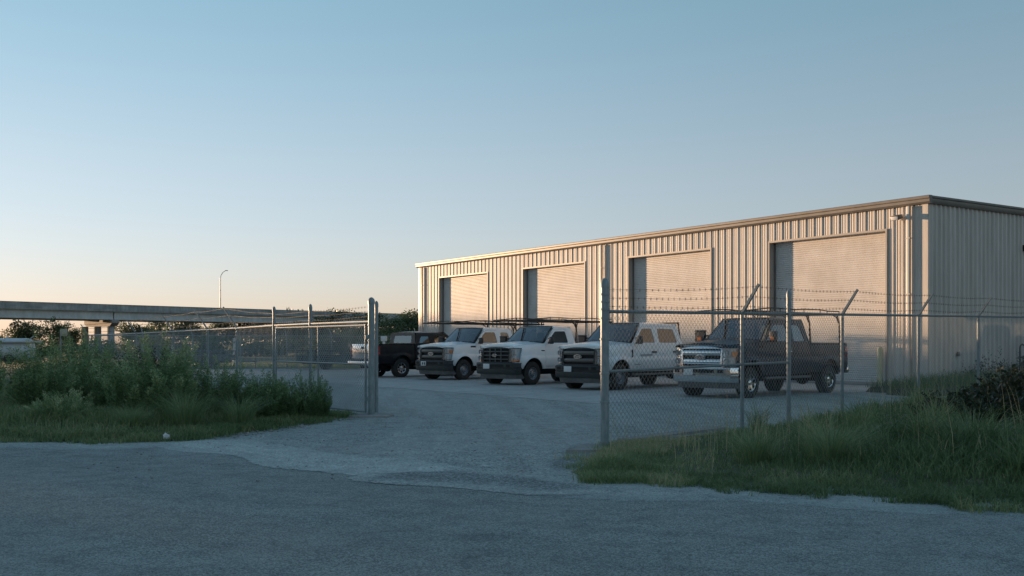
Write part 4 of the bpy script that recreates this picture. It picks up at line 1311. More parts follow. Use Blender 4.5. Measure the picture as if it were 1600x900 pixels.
for (px, y, rz, sc, lab) in [
    (235, 96, .2, (1., 1., .75), 'bush at the field edge seen just right of the bridge pier'),
    (285, 104, 1.2, (1.2, 1., .7), 'bush at the field edge behind the grey slotted trailer'),
    (338, 100, 2.2, (1.2, 1., .72), 'bush at the field edge behind a bare fence post'),
    (392, 112, 3.2, (1.3, 1., .78), 'pale bush at the field edge left of a leaning arm'),
    (440, 118, 4.2, (1.4, 1., .8), 'bush at the field edge behind the tall brace post'),
    (492, 112, 5.2, (1.4, 1., .8), 'bush at the field edge above the flatbed trailer'),
    (540, 104, .9, (1.4, 1., .8), 'bush at the field edge above the front board of the flatbed trailer'),
    (592, 96, 1.9, (1.4, 1., .8), 'bush between the left gate post and the black pickup cab'),
    (640, 90, 2.9, (1.2, 1., .8), 'bush behind the cab of the black pickup at the warehouse end'),
    (165, 110, 1.4, (1.5, 1., .62), 'bush behind the bridge columns'),
    (20, 112, 2.4, (1.6, 1., .6), 'bush behind the pale blue tank trailer'),
    (75, 112, 3.4, (1.4, 1., .6), 'bush at the field edge left of the utility box')]:
    tree('bush', tx(px, y), y, rz, sc, lab, G2, 'bush', 'bush')

# ------------------------------------------------------------------ pickup trucks
ARC_R = .50; ARC_Z = .44
def text_mesh(body, size):
    """outline of a word as raw vertices and faces (letters stand up in the y-z plane, facing +x)"""
    cu = bpy.data.curves.new('word', 'FONT'); cu.body = body; cu.size = size; cu.shear = .25
    cu.extrude = .004; cu.align_x = 'CENTER'; cu.align_y = 'CENTER'; cu.resolution_u = 3
    o = bpy.data.objects.new('word', cu); COL.objects.link(o)
    dg = bpy.context.evaluated_depsgraph_get()
    me = o.evaluated_get(dg).to_mesh()
    vs = [(v.co.z, v.co.x, v.co.y) for v in me.vertices]; fs = [list(p.vertices) for p in me.polygons]
    o.evaluated_get(dg).to_mesh_clear()
    bpy.data.objects.remove(o); bpy.data.curves.remove(cu)
    return vs, fs
WORD = text_mesh('Ford', .12)

def arch_pts(cx, zb, r=ARC_R, n=14):
    """points of a wheel opening going from its front foot over the top to its rear foot"""
    a0 = math.asin(max(-1, min(1, (zb - ARC_Z) / r)))
    return [(cx + r * math.cos(a0 + (PI - 2 * a0) * k / n), ARC_Z + r * math.sin(a0 + (PI - 2 * a0) * k / n)) for k in range(n + 1)]

def make_truck(name, loc, heading, label, cab='extended', wb=3.6, style='newer', paint='paint_white', rim='steel', bed_len=2.05,
               rack=None, roof_z=2.02, dz=0., group=None, guard=False, fender='newer', flip_glass=None, body_trim=True, emblem=True, door_mark=False):
    root = empty(name, (loc[0], loc[1], .0), math.atan2(heading[1], heading[0]))
    tag(root, label, 'pickup truck', group)
    P = M[paint]
    GL = M['glass']
    xr = {'regular': -2.28, 'extended': -2.92, 'crew': -3.34}[cab]     # rear wall of the cab
    belt = 1.43; hz0 = 1.335                                            # window sill and front of the hood
    chrome = style == 'chrome'
    def ztop(x):                                                        # upper edge of fender and hood side
        if x > -.63: return hz0 + (belt - hz0) * min(1, max(0, (.84 - x) / 1.2)) ** .75
        return 9
    def ymap(x, z):
        y = 1.0
        if z < .95: y -= .045 * ((.95 - z) / .4) ** 2
        else: y -= .028 * min(1, (z - .95) / .48)
        if z > belt: y = .972 - .012 - (z - belt) * .27
        if x > .0: y -= .13 * (x / .84) ** 2.6
        if x > -.66:
            t = (z - (ztop(x) - .10)) / .10
            if t > 0: y -= .05 * t * t
        for cx in (0., -wb):
            r = math.hypot(x - cx, z - ARC_Z)
            if z > .42: y += .036 * math.exp(-((r - ARC_R - .02) / .075) ** 2)
        y -= .012 * math.exp(-((z - 1.02) / .035) ** 2)                 # character line
        return y
    def fm(x, z): return (x, ymap(x, z), z + dz)
    sill = .56
    XC = [.7, .55, .4, .25, .1, -.05, -.2, -.35, -.5] + [k * -.22 for k in range(3, 16)]
    ZC = [.66, .76, .86, .95, 1.0, 1.04, 1.1, 1.2, 1.3, 1.38, 1.43, 1.55, 1.7, 1.85, 1.96]
    # --- outlines
    arc = arch_pts(0, sill)
    top = [(.815, .785), (.63, .79), (.53, 1.272), (.81, 1.282), (.83, hz0 - .03)] + [(x, ztop(x)) for x in (.8, .7, .55, .35, .1, -.15, -.4, -.62)]
    rb = xr + .10
    outer = [(.80, .62)] + top + [(-.66, belt + .03), (-1.24, roof_z - .03), (-1.33, roof_z), (rb + .12, roof_z), (rb + .02, roof_z - .06), (xr + .02, belt), (xr, 1.2), (xr, sill)] + arc[::-1]
    fd_rear = -1.98 if cab != 'crew' else -1.92
    def door_outline(g):
        return rpoly([(-.62 - g * -1 * 0 - g, .64 + g), (-.63 - g, belt + .01), (-1.235 - g * .6, roof_z - .07 - g), (fd_rear + .06 + g, roof_z - .06 - g), (fd_rear + g, belt), (fd_rear + .02 + g, .64 + g)][::-1], [.04, .02, .06, .06, .02, .08], 3)
    def win_outline():
        return rpoly([(-.78, belt + .02), (-.80, belt + .06), (-1.26, roof_z - .15), (fd_rear + .15, roof_z - .14), (fd_rear + .10, belt + .02)][::-1], [.05, .07, .07, .02, .03], 3)
    doors = [(door_outline(0), door_outline(.007), win_outline())]
    qwin = None
    if cab == 'crew':
        r0, r1 = fd_rear - .03, xr + .16
        dl = lambda g: rpoly([(r0 - g, .64 + g), (r0 - g, belt), (r0 - .03 - g, roof_z - .06 - g), (r1 + .10 + g, roof_z - .07 - g), (r1 + g, belt), (r1 + .02 + g, 1.02), (r1 + .32 + g, .64 + g)][::-1], .05, 3)
        wl_ = rpoly([(r0 - .09, belt + .02), (r0 - .12, roof_z - .14), (r1 + .22, roof_z - .15), (r1 + .12, belt + .02)][::-1], .06, 3)
        doors.append((dl(0), dl(.007), wl_))
    elif cab == 'extended':
        r0, r1 = fd_rear - .12, xr + .22
        qwin = rpoly([(r0, belt + .02), (r0 - .05, roof_z - .14), (r1 + .14, roof_z - .15), (r1 + .0, belt + .02)][::-1], .06, 3)
    holes = [d[0] for d in doors] + ([qwin] if qwin else [])
    b = MB()
    for sd in (1, -1):
        b.sheet(outer, holes, fm, .03, sd, XC, ZC)
    # roof skin
    yr = ymap(-1.5, roof_z)
    def roof_fn(u, v):
        x = -1.26 + (xr + .13 + 1.26) * u; s = v * 2 - 1
        yy = (yr + .004) * s
        z = roof_z - .002 + .075 * (1 - abs(s) ** 2.6) * (1 - .55 * (2 * u - 1) ** 4)
        if u == 0: z -= .02
        return (x, yy, z + dz)
    b.grid(roof_fn, 10, 14)
    # rear wall of the cab with window opening, cowl, dash wall, floor
    yb = .94
    zs0, zs1, zs2, zs3 = .58, belt + .02, roof_z - .12, roof_z + .02
    def rw(y, z): return (xr + .02 + max(0, (z - belt)) * .16, y * (1 if z <= belt else 1 - (z - belt) * .27), z + dz)
    for (y0, y1, z0, z1) in [(-yb, yb, zs0, zs1), (-yb, yb, zs2, zs3), (-yb, -.66, zs1, zs2), (.66, yb, zs1, zs2)]:
        b.add([rw(y0, z0), rw(y1, z0), rw(y1, z1), rw(y0, z1)], [[3, 2, 1, 0]])
    b.grid(lambda u, v: (-.50 - .16 * u, (v * 2 - 1) * .93, belt + .0 + .02 * (1 - (2 * v - 1) ** 2) - .02 * u + dz), 1, 8)
    # front closing panel behind lamps and grille
    b.box(.44, .50, -.88, .88, .60 + dz, 1.30 + dz)
    for sd in (1, -1): b.box(.50, .80, sd * .30, sd * .60, 1.265 + dz, 1.285 + dz)
    b.grid(lambda u, v: (.835 - .11 * abs(v * 2 - 1) ** 2.5, (v * 2 - 1) * .875, 1.272 + .045 * u + dz), 1, 14)
    b.grid(lambda u, v: (.835 - .11 * abs(v * 2 - 1) ** 2.5, (v * 2 - 1) * .875, .74 + .055 * u + dz), 1, 14)
    body = b.build('body', P, root, 28)
    # --- hood
    hd = MB()
    def hood_fn(u, v):
        x = .885 - (.885 + .53) * u; s = v * 2 - 1
        yh = ymap(min(x, .80), ztop(min(x, .8)) - .02) - .012
        z = ztop(min(x, .84)) + .004 + .055 * (1 - abs(s) ** 2.2) * (.6 + .4 * min(1, u * 4))
        if .35 < abs(s) < .5: z += .010
        elif abs(s) <= .35: z += .018
        if u == 0:
            z = min(z - .03, 1.30); x = .885 - (.885 + .53) / 16 + .012
            return (x - .10 * s * s * (1 - 5 / 16), yh * s, z + dz)
        return (x - (.10 * s * s if u < .2 else 0) * (1 - u * 5) * 1.0, yh * s, z + dz)
    hd.grid(hood_fn, 16, 20)
    hd.build('hood', P, root, 30)
    # --- doors with handle and window
    for sd in (1, -1):
        for k, (_, dol, wol) in enumerate(doors):
            d = MB(); d.sheet(dol, [wol], fm, .035, sd, XC, ZC)
            dn = d.build('door', P, root, 28)
            g = MB(); g.sheet(wol, [], lambda x, z: (x, ymap(x, z) - .014, z + dz), .004, sd, (), (1.55, 1.7, 1.85))
            g.build('window', M['tint'] if (cab == 'crew' or paint == 'paint_black') else M['sideglass'], dn)
            rear = min(p[0] for p in dol)
            hx = rear + .20 if k == 0 else rear + .30
            h = MB(); yy = ymap(hx, 1.16)
            h.box(hx - .12, hx + .12, sd * (yy + .005), sd * (yy + .045), 1.135 + dz, 1.19 + dz, .012)
            h.build('handle', M['plastic'] if not chrome else M['chrome'], dn)
        if qwin:
            g = MB(); g.sheet(qwin, [], lambda x, z: (x, ymap(x, z) - .012, z + dz), .004, sd, (), (1.55, 1.7, 1.85))
            g.build('quarter_window', GL, root)
        # side moulding and step
        if chrome or cab == 'crew':
            s_ = MB(); s_.box(-2.9 if cab != 'regular' else -2.2, -.62, sd * .86, sd * 1.03, .44 + dz, .50 + dz, .02)
            s_.build('side_step', M['greyplastic'], root)
    # --- windshield with dark border, wipers
    x0b, x0t = -.56, -1.255; z0b, z0t = belt + .012, roof_z + .035
    def ws_fn(u, v, off=0.):
        s = v * 2 - 1
        x = x0b + (x0t - x0b) * u + .10 * (1 - s * s) * (1 - .3 * u)
        yw = .905 + (yr - .035 - .905) * u
        return (x + off, yw * s, z0b + (z0t - z0b) * u + .012 * (1 - s * s) + off * .8 + dz)
    g = MB(); g.grid(lambda u, v: ws_fn(u, v), 6, 12); g.build('windshield', GL, root)
    g = MB()
    for (u0, u1, v0, v1) in [(0, .09, 0, 1), (.94, 1, 0, 1), (.09, .94, 0, .035), (.09, .94, .965, 1)]:
        g.grid(lambda u, v: ws_fn(u0 + (u1 - u0) * u, v0 + (v1 - v0) * v, .004), 4, 10)
    g.build('windshield_seal', M['plastic'], root, 60)
    for y0 in (-.15, .45):
        wp = MB(); a = ws_fn(.02, .5 + y0 / 1.9, .02); c = ws_fn(.13, .5 + (y0 - .5) / 1.9, .022); wp.tube([a, c], .009, 5); wp.build('wiper', M['black'], root)
    # rear window
    g = MB(); g.add([rw(-.66, zs1), rw(.66, zs1), rw(.66, zs2), rw(-.66, zs2)], [[3, 2, 1, 0]]); g.build('rear_window', GL, root)
    # --- interior
    it = MB(); it.box(xr + .06, -.55, -.9, .9, .55 + dz, .66 + dz); it.box(-.86, -.58, -.88, .88, .7 + dz, belt - .04 + dz, .05); it.box(xr + .04, xr + .1, -.9, .9, .6 + dz, belt - .02 + dz)
    it.build('interior', M['interior'], root)
    rows = [-1.55] + ([-2.45] if cab == 'crew' else [])
    for rx in rows:
        for sy in (.46, -.46):
            st_ = MB(); st_.box(rx - .28, rx + .25, sy - .27, sy + .27, .66 + dz, .98 + dz, .06)
            st_.T = Matrix.Translation((rx - .28, sy, .95 + dz)) @ Matrix.Rotation(R(-12), 4, 'Y'); st_.box(-.09, .09, -.25, .25, 0, .68, .06); st_.T = None
            st_.box(rx - .50, rx - .38, sy - .14, sy + .14, 1.62 + dz, 1.82 + dz, .04)
            st_.build('seat', M['seat'], root)
    sw_ = MB(); sw_.T = Matrix.Translation((-1.02, .46, 1.30 + dz)) @ Matrix.Rotation(R(-62), 4, 'Y')
    rp = [(.19 * math.cos(t), .19 * math.sin(t), 0) for t in [2 * PI * k / 18 for k in range(19)]]
    sw_.tube(rp, .018, 6, caps=False); sw_.tube([(-.19, 0, 0), (.19, 0, 0)], .015, 5); sw_.T = None
    sw_.build('steering_wheel', M['black'], root)
    mr = MB(); mr.box(-1.14, -1.10, -.12, .12, roof_z - .16 + dz, roof_z - .09 + dz, .015); mr.build('rear_view_mirror', M['black'], root)
    # --- grille
    gm_mat = M['chrome'] if chrome else M['plastic']
    gx = .90
    gy, gz0, gz1 = .70, .725, 1.345
    op = rpoly([(-gy, gz0), (gy, gz0), (gy + .02, gz1 - .02), (-gy - .02, gz1 - .02)], .09, 4)
    inn = rpoly([(-gy + .115, gz0 + .075), (gy - .115, gz0 + .075), (gy - .10, gz1 - .095), (-gy + .10, gz1 - .095)], .05, 4)
    def gsx(y, z): return gx - .09 * (abs(y) / gy) ** 2.5 - .05 * max(0, (z - 1.0) / .27) ** 2
    gr = MB()
    # ring: sheet in (y,z)
    tmp = MB(); tmp.sheet(op, [inn], lambda y, z: (y, 0, z), .0, 1, [k * .1 for k in range(-6, 7)], ())
    n2 = len(tmp.v) // 2
    front = [(gsx(p[0], p[2]), p[0], p[2] + dz) for p in tmp.v[:n2]]; back = [(gsx(p[0], p[2]) - .16, p[0], p[2] + dz) for p in tmp.v[n2:]]
    gr.add(front + back, tmp.f)
    gro = gr.build('grille', gm_mat, root, 40)
    bk = MB(); bk.grid(lambda u, v: (gsx((u * 2 - 1) * (gy - .1), 1.0) - .09, (u * 2 - 1) * (gy - .09), gz0 + .05 + (gz1 - gz0 - .11) * v + dz), 10, 3, flip=True); bk.build('grille_mesh', M['black'], gro)
    bars = [(.845, .915), (1.045, 1.125)] if style != 'older' else [(.87, .91), (1.0, 1.04), (1.13, 1.17)]
    if style != 'older':
        bars = [(.85, .975), (1.075, 1.20)]
    bm_ = MB()
    for (z0, z1) in bars:
        pr = []
        bm_.grid(lambda u, v: (gsx((u * 2 - 1) * (gy - .12), 1.) - .045 + .025 * math.sin(PI * v) ** .5, (u * 2 - 1) * (gy - .115), z0 + (z1 - z0) * v + dz), 12, 4, flip=True)
    if style == 'older':
        for y0 in (-.26, .0, .26):
            bm_.box(gsx(y0, 1) - .07, gsx(y0, 1) - .035, y0 - .012, y0 + .012, gz0 + .07 + dz, gz1 - .09 + dz)
    bm_.build('grille_bars', M['chrome'] if chrome else (M['bronze'] if style == 'newer' else M['greyplastic']), gro, 50)
    # emblem: oval badge with its word
    em = MB(); ez = 1.025 + dz
    N = 28
    sc_ = 1.0 if style != 'older' else .72
    for (ry, rz_, x, mi) in [(.165, .068, gx - .012, 1), (.15, .055, gx - .004, 0)]:
        ry *= sc_; rz_ *= sc_
        vs = [(x - .05, ry * math.cos(2 * PI * k / N), ez + rz_ * math.sin(2 * PI * k / N)) for k in range(N)] + [(x, ry * .97 * math.cos(2 * PI * k / N), ez + rz_ * .96 * math.sin(2 * PI * k / N)) for k in range(N)]
        em.add(vs, [[k, (k + 1) % N, N + (k + 1) % N, N + k] for k in range(N)] + [[N + k for k in range(N)]], mi)
    em.add([(gx - .001 + v[0], v[1] * sc_, ez + v[2] * sc_) for v in WORD[0]], WORD[1], 1)
    em.build('emblem', [M['emblem'], M['silver']], gro, 40)
    # --- headlights
    for sd in (1, -1):
        z0, z1 = .798, 1.268
        path = [(.845, .65), (.835, .72), (.812, .785), (.775, .835), (.725, .875), (.665, .91), (.605, .937), (.555, .952)]
        def pt(u, v, off=0.):
            q = u * (len(path) - 1) * (.90 + .10 * v); k = min(len(path) - 2, int(q)); f = q - k
            x = path[k][0] * (1 - f) + path[k + 1][0] * f; y = path[k][1] * (1 - f) + path[k + 1][1] * f
            dx_, dy_ = -(path[k + 1][1] - path[k][1]), path[k + 1][0] - path[k][0]
            L_ = math.hypot(dx_, dy_)
            return (x - dx_ / L_ * off - .02 * (v - .3), sd * (y - dy_ / L_ * off), z0 + (z1 - z0) * v + dz)
        h = MB(); h.grid(lambda u, v: pt(u, v, -.045), 14, 6, flip=sd > 0)
        for (a, c) in [(0, 1), (1, 0)]:
            pass
        hb = h.build('headlight', M['lampchrome'], root, 40)
        bw_ = MB()
        for (uu, vv, rr) in [(.33, .74, .07), (.31, .27, .075)]:
            c = pt(uu, vv, -.03)
            bw_.lathe([(rr, .035), (rr * .95, .0), (rr * .5, -.03), (0, -.035)], (c[0] + .005, c[1], c[2]), 'x', 16)
            bw_.lathe([(0, .03), (.02, .025), (.026, 0)], c, 'x', 10)
        bw_.build('reflector', M['lampchrome'], hb, 40)
        am = MB(); am.grid(lambda u, v: pt((.60 + .34 * u) if style != 'older' else (.2 + .7 * u), (.52 if style != 'older' else .05) + (.30 if style != 'older' else .16) * v, -.010), 6, 3, flip=sd > 0); am.build('turn_signal', M['amber'], hb)
        rm = MB()
        for (u0, u1, v0, v1) in [(0, .04, 0, 1), (.97, 1, 0, 1), (.04, .97, 0, .05), (.04, .97, .95, 1), (.04, .56, .49, .54)]:
            rm.grid(lambda u, v: pt(u0 + (u1 - u0) * u, v0 + (v1 - v0) * v, -.006), 10, 2, flip=sd > 0)
        rm.build('bezel', M['plastic'] if not chrome else M['steelrim'], hb)
        le = MB(); le.grid(lambda u, v: pt(u, v), 14, 6, flip=sd > 0); le.build('lens', M['lens'], hb)
    # --- bumper
    bmat = M['chrome'] if chrome else M['plastic']
    bp = [(.0, .38), (.05, .39), (.075, .44), (.075, .56), (.05, .575), (.05, .60), (.085, .615), (.085, .735), (.06, .765), (.0, .775)]
    nb = 22
    bu = MB()
    for seg in range(nb):
        rws = []
        for q in (seg, seg + 1):
            s = q / nb * 2 - 1; y = s * 1.0
            xx = .905 - .10 * abs(s) ** 2.5 - (.26 * max(0, (abs(s) - .86) / .14) ** 1.5)
            rws.append([(xx + p, y * (1 if abs(s) < .99 else 1), z + dz) for p, z in bp])
        n = len(bp)
        bu.add(rws[0] + rws[1], [[k, k + 1, n + k + 1, n + k] for k in range(n - 1)])
    bo_ = bu.build('bumper', bmat, root, 30)
    for (y0, y1) in [(-.50, .50), (.60, .76), (-.76, -.60)]:
        hl = MB()
        hl.grid(lambda u, v: (.905 - .10 * abs(y0 + (y1 - y0) * u) ** 2.5 + .088, y0 + (y1 - y0) * u, (.63 + .085 * v) + dz), 8, 1, flip=True)
        hl.build('bumper_opening', M['black'], bo_)
    va = MB()
    va.grid(lambda u, v: (.93 - .12 * abs(u * 2 - 1) ** 2.5 - .30 * max(0, (abs(u * 2 - 1) - .8) / .2) ** 1.5 - .05 * v, (u * 2 - 1) * .93, .40 - .17 * v + dz), 16, 3)
    va.grid(lambda u, v: (.93 - .12 * abs(u * 2 - 1) ** 2.5 - .30 * max(0, (abs(u * 2 - 1) - .8) / .2) ** 1.5 - .05 - .2 * v, (u * 2 - 1) * .93, .23 + .12 * v + dz), 16, 1)
    va.build('air_dam', M['greyplastic'], root, 40)
    pm = MB(); px0 = .905 + .092; pm.box(px0, px0 + .006, -.44, -.14, .565 + dz, .735 + dz, .004, 0)
    if label.startswith('white pickup with quarter'):
        for yy in (-.37, -.25): pm.box(px0 + .0075, px0 + .009, yy, yy + .075, .60 + dz, .70 + dz, 0, 1)
    pm.build('license_plate', [M['plate'], M['ink']], bo_)
    # --- fender badge / vent and door marks on both sides
    for sd in (1, -1):
        v = MB(); xx = -.50
        if fender == 'newer':
            yy = ymap(xx, 1.30); v.box(xx - .11, xx + .16, sd * (yy - .01), sd * (yy + .012), 1.275 + dz, 1.335 + dz, .008)
        elif fender == 'older':
            yy = ymap(xx, 1.18); v.box(xx - .07, xx + .09, sd * (yy - .01), sd * (yy + .010), 1.165 + dz, 1.20 + dz, .004)
        else:
            yy = ymap(-.56, 1.15); v.box(-.60, -.54, sd * (yy - .01), sd * (yy + .014), 1.0 + dz, 1.24 + dz, .008)
        v.build('fender_badge', M['black'], root)
        if door_mark:
            v = MB(); v.sheet([(-1.0, 1.02), (-.98, 1.09), (-1.6, 1.10), (-1.62, 1.03)][::-1], [], lambda x, z: (x, ymap(x, z) + .004, z + dz), .004, sd, (), ()); v.build('door_decal', M['smudge'], root)
            v = MB(); v.sheet([(-.72, .775), (-.72, .79), (-1.0, .79), (-1.0, .775)][::-1], [], lambda x, z: (x, ymap(x, z) + .004, z + dz), .004, sd, (), ()); v.build('door_badge', M['black'], root)
    # --- mirrors
    for sd in (1, -1):
        m_ = MB(); m_.tube([(-.80, sd * .95, 1.44 + dz), (-.76, sd * 1.10, 1.46 + dz)], .03, 6); m_.tube([(-.84, sd * .93, 1.60 + dz), (-.78, sd * 1.10, 1.60 + dz)], .022, 6)
        mt_ = 1.72 if chrome else 1.66
        m_.box(-.81, -.70, sd * 1.05, sd * (1.27 if chrome else 1.23), 1.41 + dz, mt_ + dz, .04)
        mo = m_.build('mirror', M['plastic'], root)
        g = MB(); g.box(-.818, -.811, sd * 1.08, sd * 1.20, 1.44 + dz, 1.62 + dz); g.build('mirror_glass', M['chrome'], mo)
        if chrome:
            g = MB(); g.box(-.70, -.682, sd * 1.10, sd * 1.22, 1.47 + dz, 1.56 + dz, .006); g.build('turn_signal', M['amber'], mo)
    # --- cargo bed
    xb0 = xr - .035; xb1 = xb0 - bed_len
    rail = 1.40
    arc2 = arch_pts(-wb, .60)
    bo2 = [(xb0, .60), (xb0, rail), (xb1, rail + .01), (xb1 + .0, .62), (xb1 + .15, .60)] + arc2[::-1]
    def bmap(x, z): return (x, ymap(x, min(z, belt)) - .004 - (.015 * max(0, (z - 1.34) / .06)), z + dz)
    bd = MB()
    for sd in (1, -1):
        bd.sheet(bo2, [], bmap, .05, sd, [xb0 - .2 * k for k in range(1, 14)], ZC)
        bd.box(xb1, xb0, sd * .80, sd * .97, rail - .06 + dz, rail + .012 + dz, .015)
        bd.box(xb1 + .02, xb0, sd * .78, sd * .83, .8 + dz, rail - .02 + dz)
        bd.box(-wb - .55, -wb + .55, sd * .55, sd * .80, .78 + dz, 1.02 + dz, .05)
    bd.box(xb1, xb0, -.9, .9, .74 + dz, .80 + dz); bd.box(xb0 - .05, xb0, -.94, .94, .62 + dz, rail + dz, .01)
    bo3 = bd.build('cargo_bed', P, root, 28)
    tg = MB()
    tg.box(xb1 - .055, xb1 + .015, -.80, .80, .80 + dz, rail + .005 + dz, .018)
    tgo = tg.build('tailgate', M['chrome'] if paint == 'paint_black' else P, root)
    th = MB(); th.box(xb1 - .07, xb1 - .05, -.12, .12, 1.2 + dz, 1.3 + dz, .008); th.build('handle', M['plastic'], tgo)
    for sd in (1, -1):
        tl_ = MB(); tl_.box(xb1 - .025, xb1 + .14, sd * .805, sd * .985, .95 + dz, 1.30 + dz, .02); tl_.build('taillight', M['red'], root)
    rbp = MB(); rbp.box(xb1 - .22, xb1 - .04, -.92, .92, .52 + dz, .70 + dz, .03); rbp.build('rear_bumper', M['chrome'] if paint in ('paint_black',) or chrome else M['plastic'], root)
    # --- chassis
    ch = MB(); ch.box(xb1 + .1, .62, -.42, .42, .40 + dz, .62 + dz); ch.box(xr + .1, -.62, -.86, .86, .50 + dz, .57 + dz)
    for cx in (0., -wb):
        ch.tube([(cx, -.75, .40), (cx, .75, .40)], .06, 8); ch.lathe([(.0, -.16), (.15, -.1), (.17, 0), (.15, .1), (0, .16)], (cx, .1, .40), 'x', 12)
        for sd in (1, -1):
            # dark liner of the wheel opening
            a = arch_pts(cx, .5, ARC_R + .02, 12)
            for k in range(len(a) - 1):
                ch.add([(a[k][0], sd * .97, a[k][1] + dz), (a[k + 1][0], sd * .97, a[k + 1][1] + dz), (a[k + 1][0], sd * .48, a[k + 1][1] + dz), (a[k][0], sd * .48, a[k][1] + dz)], [[0, 1, 2, 3]])
            ch.add([(p[0], sd * .5, p[1] + dz) for p in a], [list(range(len(a)))])
    ch.tube([(-1.2, -.3, .36 + dz), (xb1 + .3, -.35, .38 + dz)], .05, 8)
    ch.build('chassis', M['black'], root)
    # --- wheels
    tr_, tw = .405, .25
    for cx in (0., -wb):
        for sd in (1, -1):
            cy = sd * .845
            w_ = MB()
            w_.lathe([(.21, -.11), (.27, -.125), (.365, -.12), (.395, -.10), (.405, -.06), (.405, .06), (.395, .10), (.365, .12), (.27, .125), (.21, .11)], (cx, cy, tr_), 'y', 40)
            for k in range(40):                                          # tread blocks
                t = 2 * PI * k / 40
                w_.T = Matrix.Translation((cx, cy, tr_)) @ Matrix.Rotation(t, 4, 'Y')
                w_.box(-.02, .02, -.10, -.02, .40, .412); w_.box(-.008, .032, .02, .10, .40, .412)
                w_.T = None
            wo = w_.build('wheel', M['rubber'], root, 40)
            rm = MB()
            if rim == 'steel':
                rm.lathe([(.218, -.11), (.218, .10), (.210, .118), (.202, .112), (.194, .06), (.165, .04), (.145, .06), (.12, .075), (.085, .075), (.08, .09), (.055, .10), (0, .105)], (cx, cy, tr_), 'y', 32, sgn=sd)
                ro = rm.build('rim', M['steelrim'], wo, 35)
                hh = MB()
                for k in range(8):
                    t = 2 * PI * (k + .5) / 8
                    hh.lathe([(0, .0), (.02, 0), (.02, -.03)], (cx + .167 * math.cos(t), cy + sd * .046, tr_ + .167 * math.sin(t)), 'y', 10, sgn=sd)
                for k in range(8):
                    t = 2 * PI * k / 8
                    hh.lathe([(0, .014), (.012, .012), (.012, 0)], (cx + .10 * math.cos(t), cy + sd * .078, tr_ + .10 * math.sin(t)), 'y', 6, sgn=sd)
                o_ = hh.build('rim_holes', M['black'], wo)
                tag(o_, kind='stuff')
            else:
                rm.lathe([(.225, -.11), (.225, .10), (.217, .118), (.205, .112), (.198, .04)], (cx, cy, tr_), 'y', 32, sgn=sd)
                rm.lathe([(.085, .04), (.082, .085), (.06, .10), (0, .102)], (cx, cy, tr_), 'y', 20, sgn=sd)
                for k in range(7):
                    rm.T = Matrix.Translation((cx, cy, tr_)) @ Matrix.Rotation(2 * PI * k / 7, 4, 'Y')
                    yy0, yy1 = (.05, .092) if sd > 0 else (-.092, -.05)
                    z0_, z1_ = .06, .208
                    rm.add([(-.042, yy0, z0_), (.042, yy0, z0_), (.042, yy1, z0_), (-.042, yy1, z0_), (-.03, yy0, z1_), (.03, yy0, z1_), (.03, yy1 + .012 * sd, z1_), (-.03, yy1 + .012 * sd, z1_)],
                           [[0, 1, 2, 3], [7, 6, 5, 4], [0, 4, 5, 1], [1, 5, 6, 2], [2, 6, 7, 3], [3, 7, 4, 0]])
                    rm.T = None
                rm.build('rim', M['chrome'], wo, 35)
                hh = MB(); hh.lathe([(.20, .02), (0, .02)], (cx, cy, tr_), 'y', 24, sgn=sd); hh.build('brake_disc', M['black'], wo)
    # --- racks
    if rack:
        rk_ = MB()
        zt = 2.27 + dz; xf, xe = rack; xe = xb1 + .15
        for sd in (1, -1):
            y = sd * .80
            rk_.tube([(xf, y, zt - .04), (xe, y, zt - .04)], .028, 8)
            prof_ = []
            segs = 4
            L_ = xe - xf
            xsn = [xf, xf + .25 * L_, xf + .35 * L_, xf + .5 * L_, xf + .6 * L_, xf + .78 * L_, xf + .86 * L_, xe]
            zsn = [zt - .03, zt + .07, zt + .07, zt + .045, zt + .075, zt + .075, zt + .05, zt + .05]
            rk_.tube([(x, y, z) for x, z in zip(xsn, zsn)], .016, 6)
            for x, z in list(zip(xsn, zsn))[1:]:
                rk_.tube([(x, y, zt - .04), (x, y, z)], .012, 5)
            for lx in (xb0 - .12, xe + .12):
                rk_.tube([(lx, sd * .90, rail + dz - .02), (lx, sd * .86, zt - .30), (lx, y, zt - .04)], .028, 8)
                rk_.tube([(lx + .32, y, zt - .04), (lx + .10, sd * .83, zt - .12), (lx, sd * .845, zt - .30)], .018, 6)
        for x in (xf + .02, xf + .33 * (xe - xf), xf + .62 * (xe - xf), xe - .02):
            rk_.tube([(x, -.80, zt - .04), (x, .80, zt - .04)], .022, 8)
        rk_.build('ladder_rack', M['rack'], root)
    if guard:
        gd2 = MB()
        for y in (-.82, -.3, .3, .82): gd2.tube([(xb0 - .08, y, rail + dz), (xb0 - .02, y * .93, 2.05 + dz), (xb0 + .0, y * .9, 2.12 + dz)], .026, 6)
        for z in (1.6, 1.85, 2.1): gd2.tube([(xb0 - .05, -.78, z + dz), (xb0 - .05, .78, z + dz)], .02, 6)
        gd2.build('cab_guard', M['rack'], root)
    return root

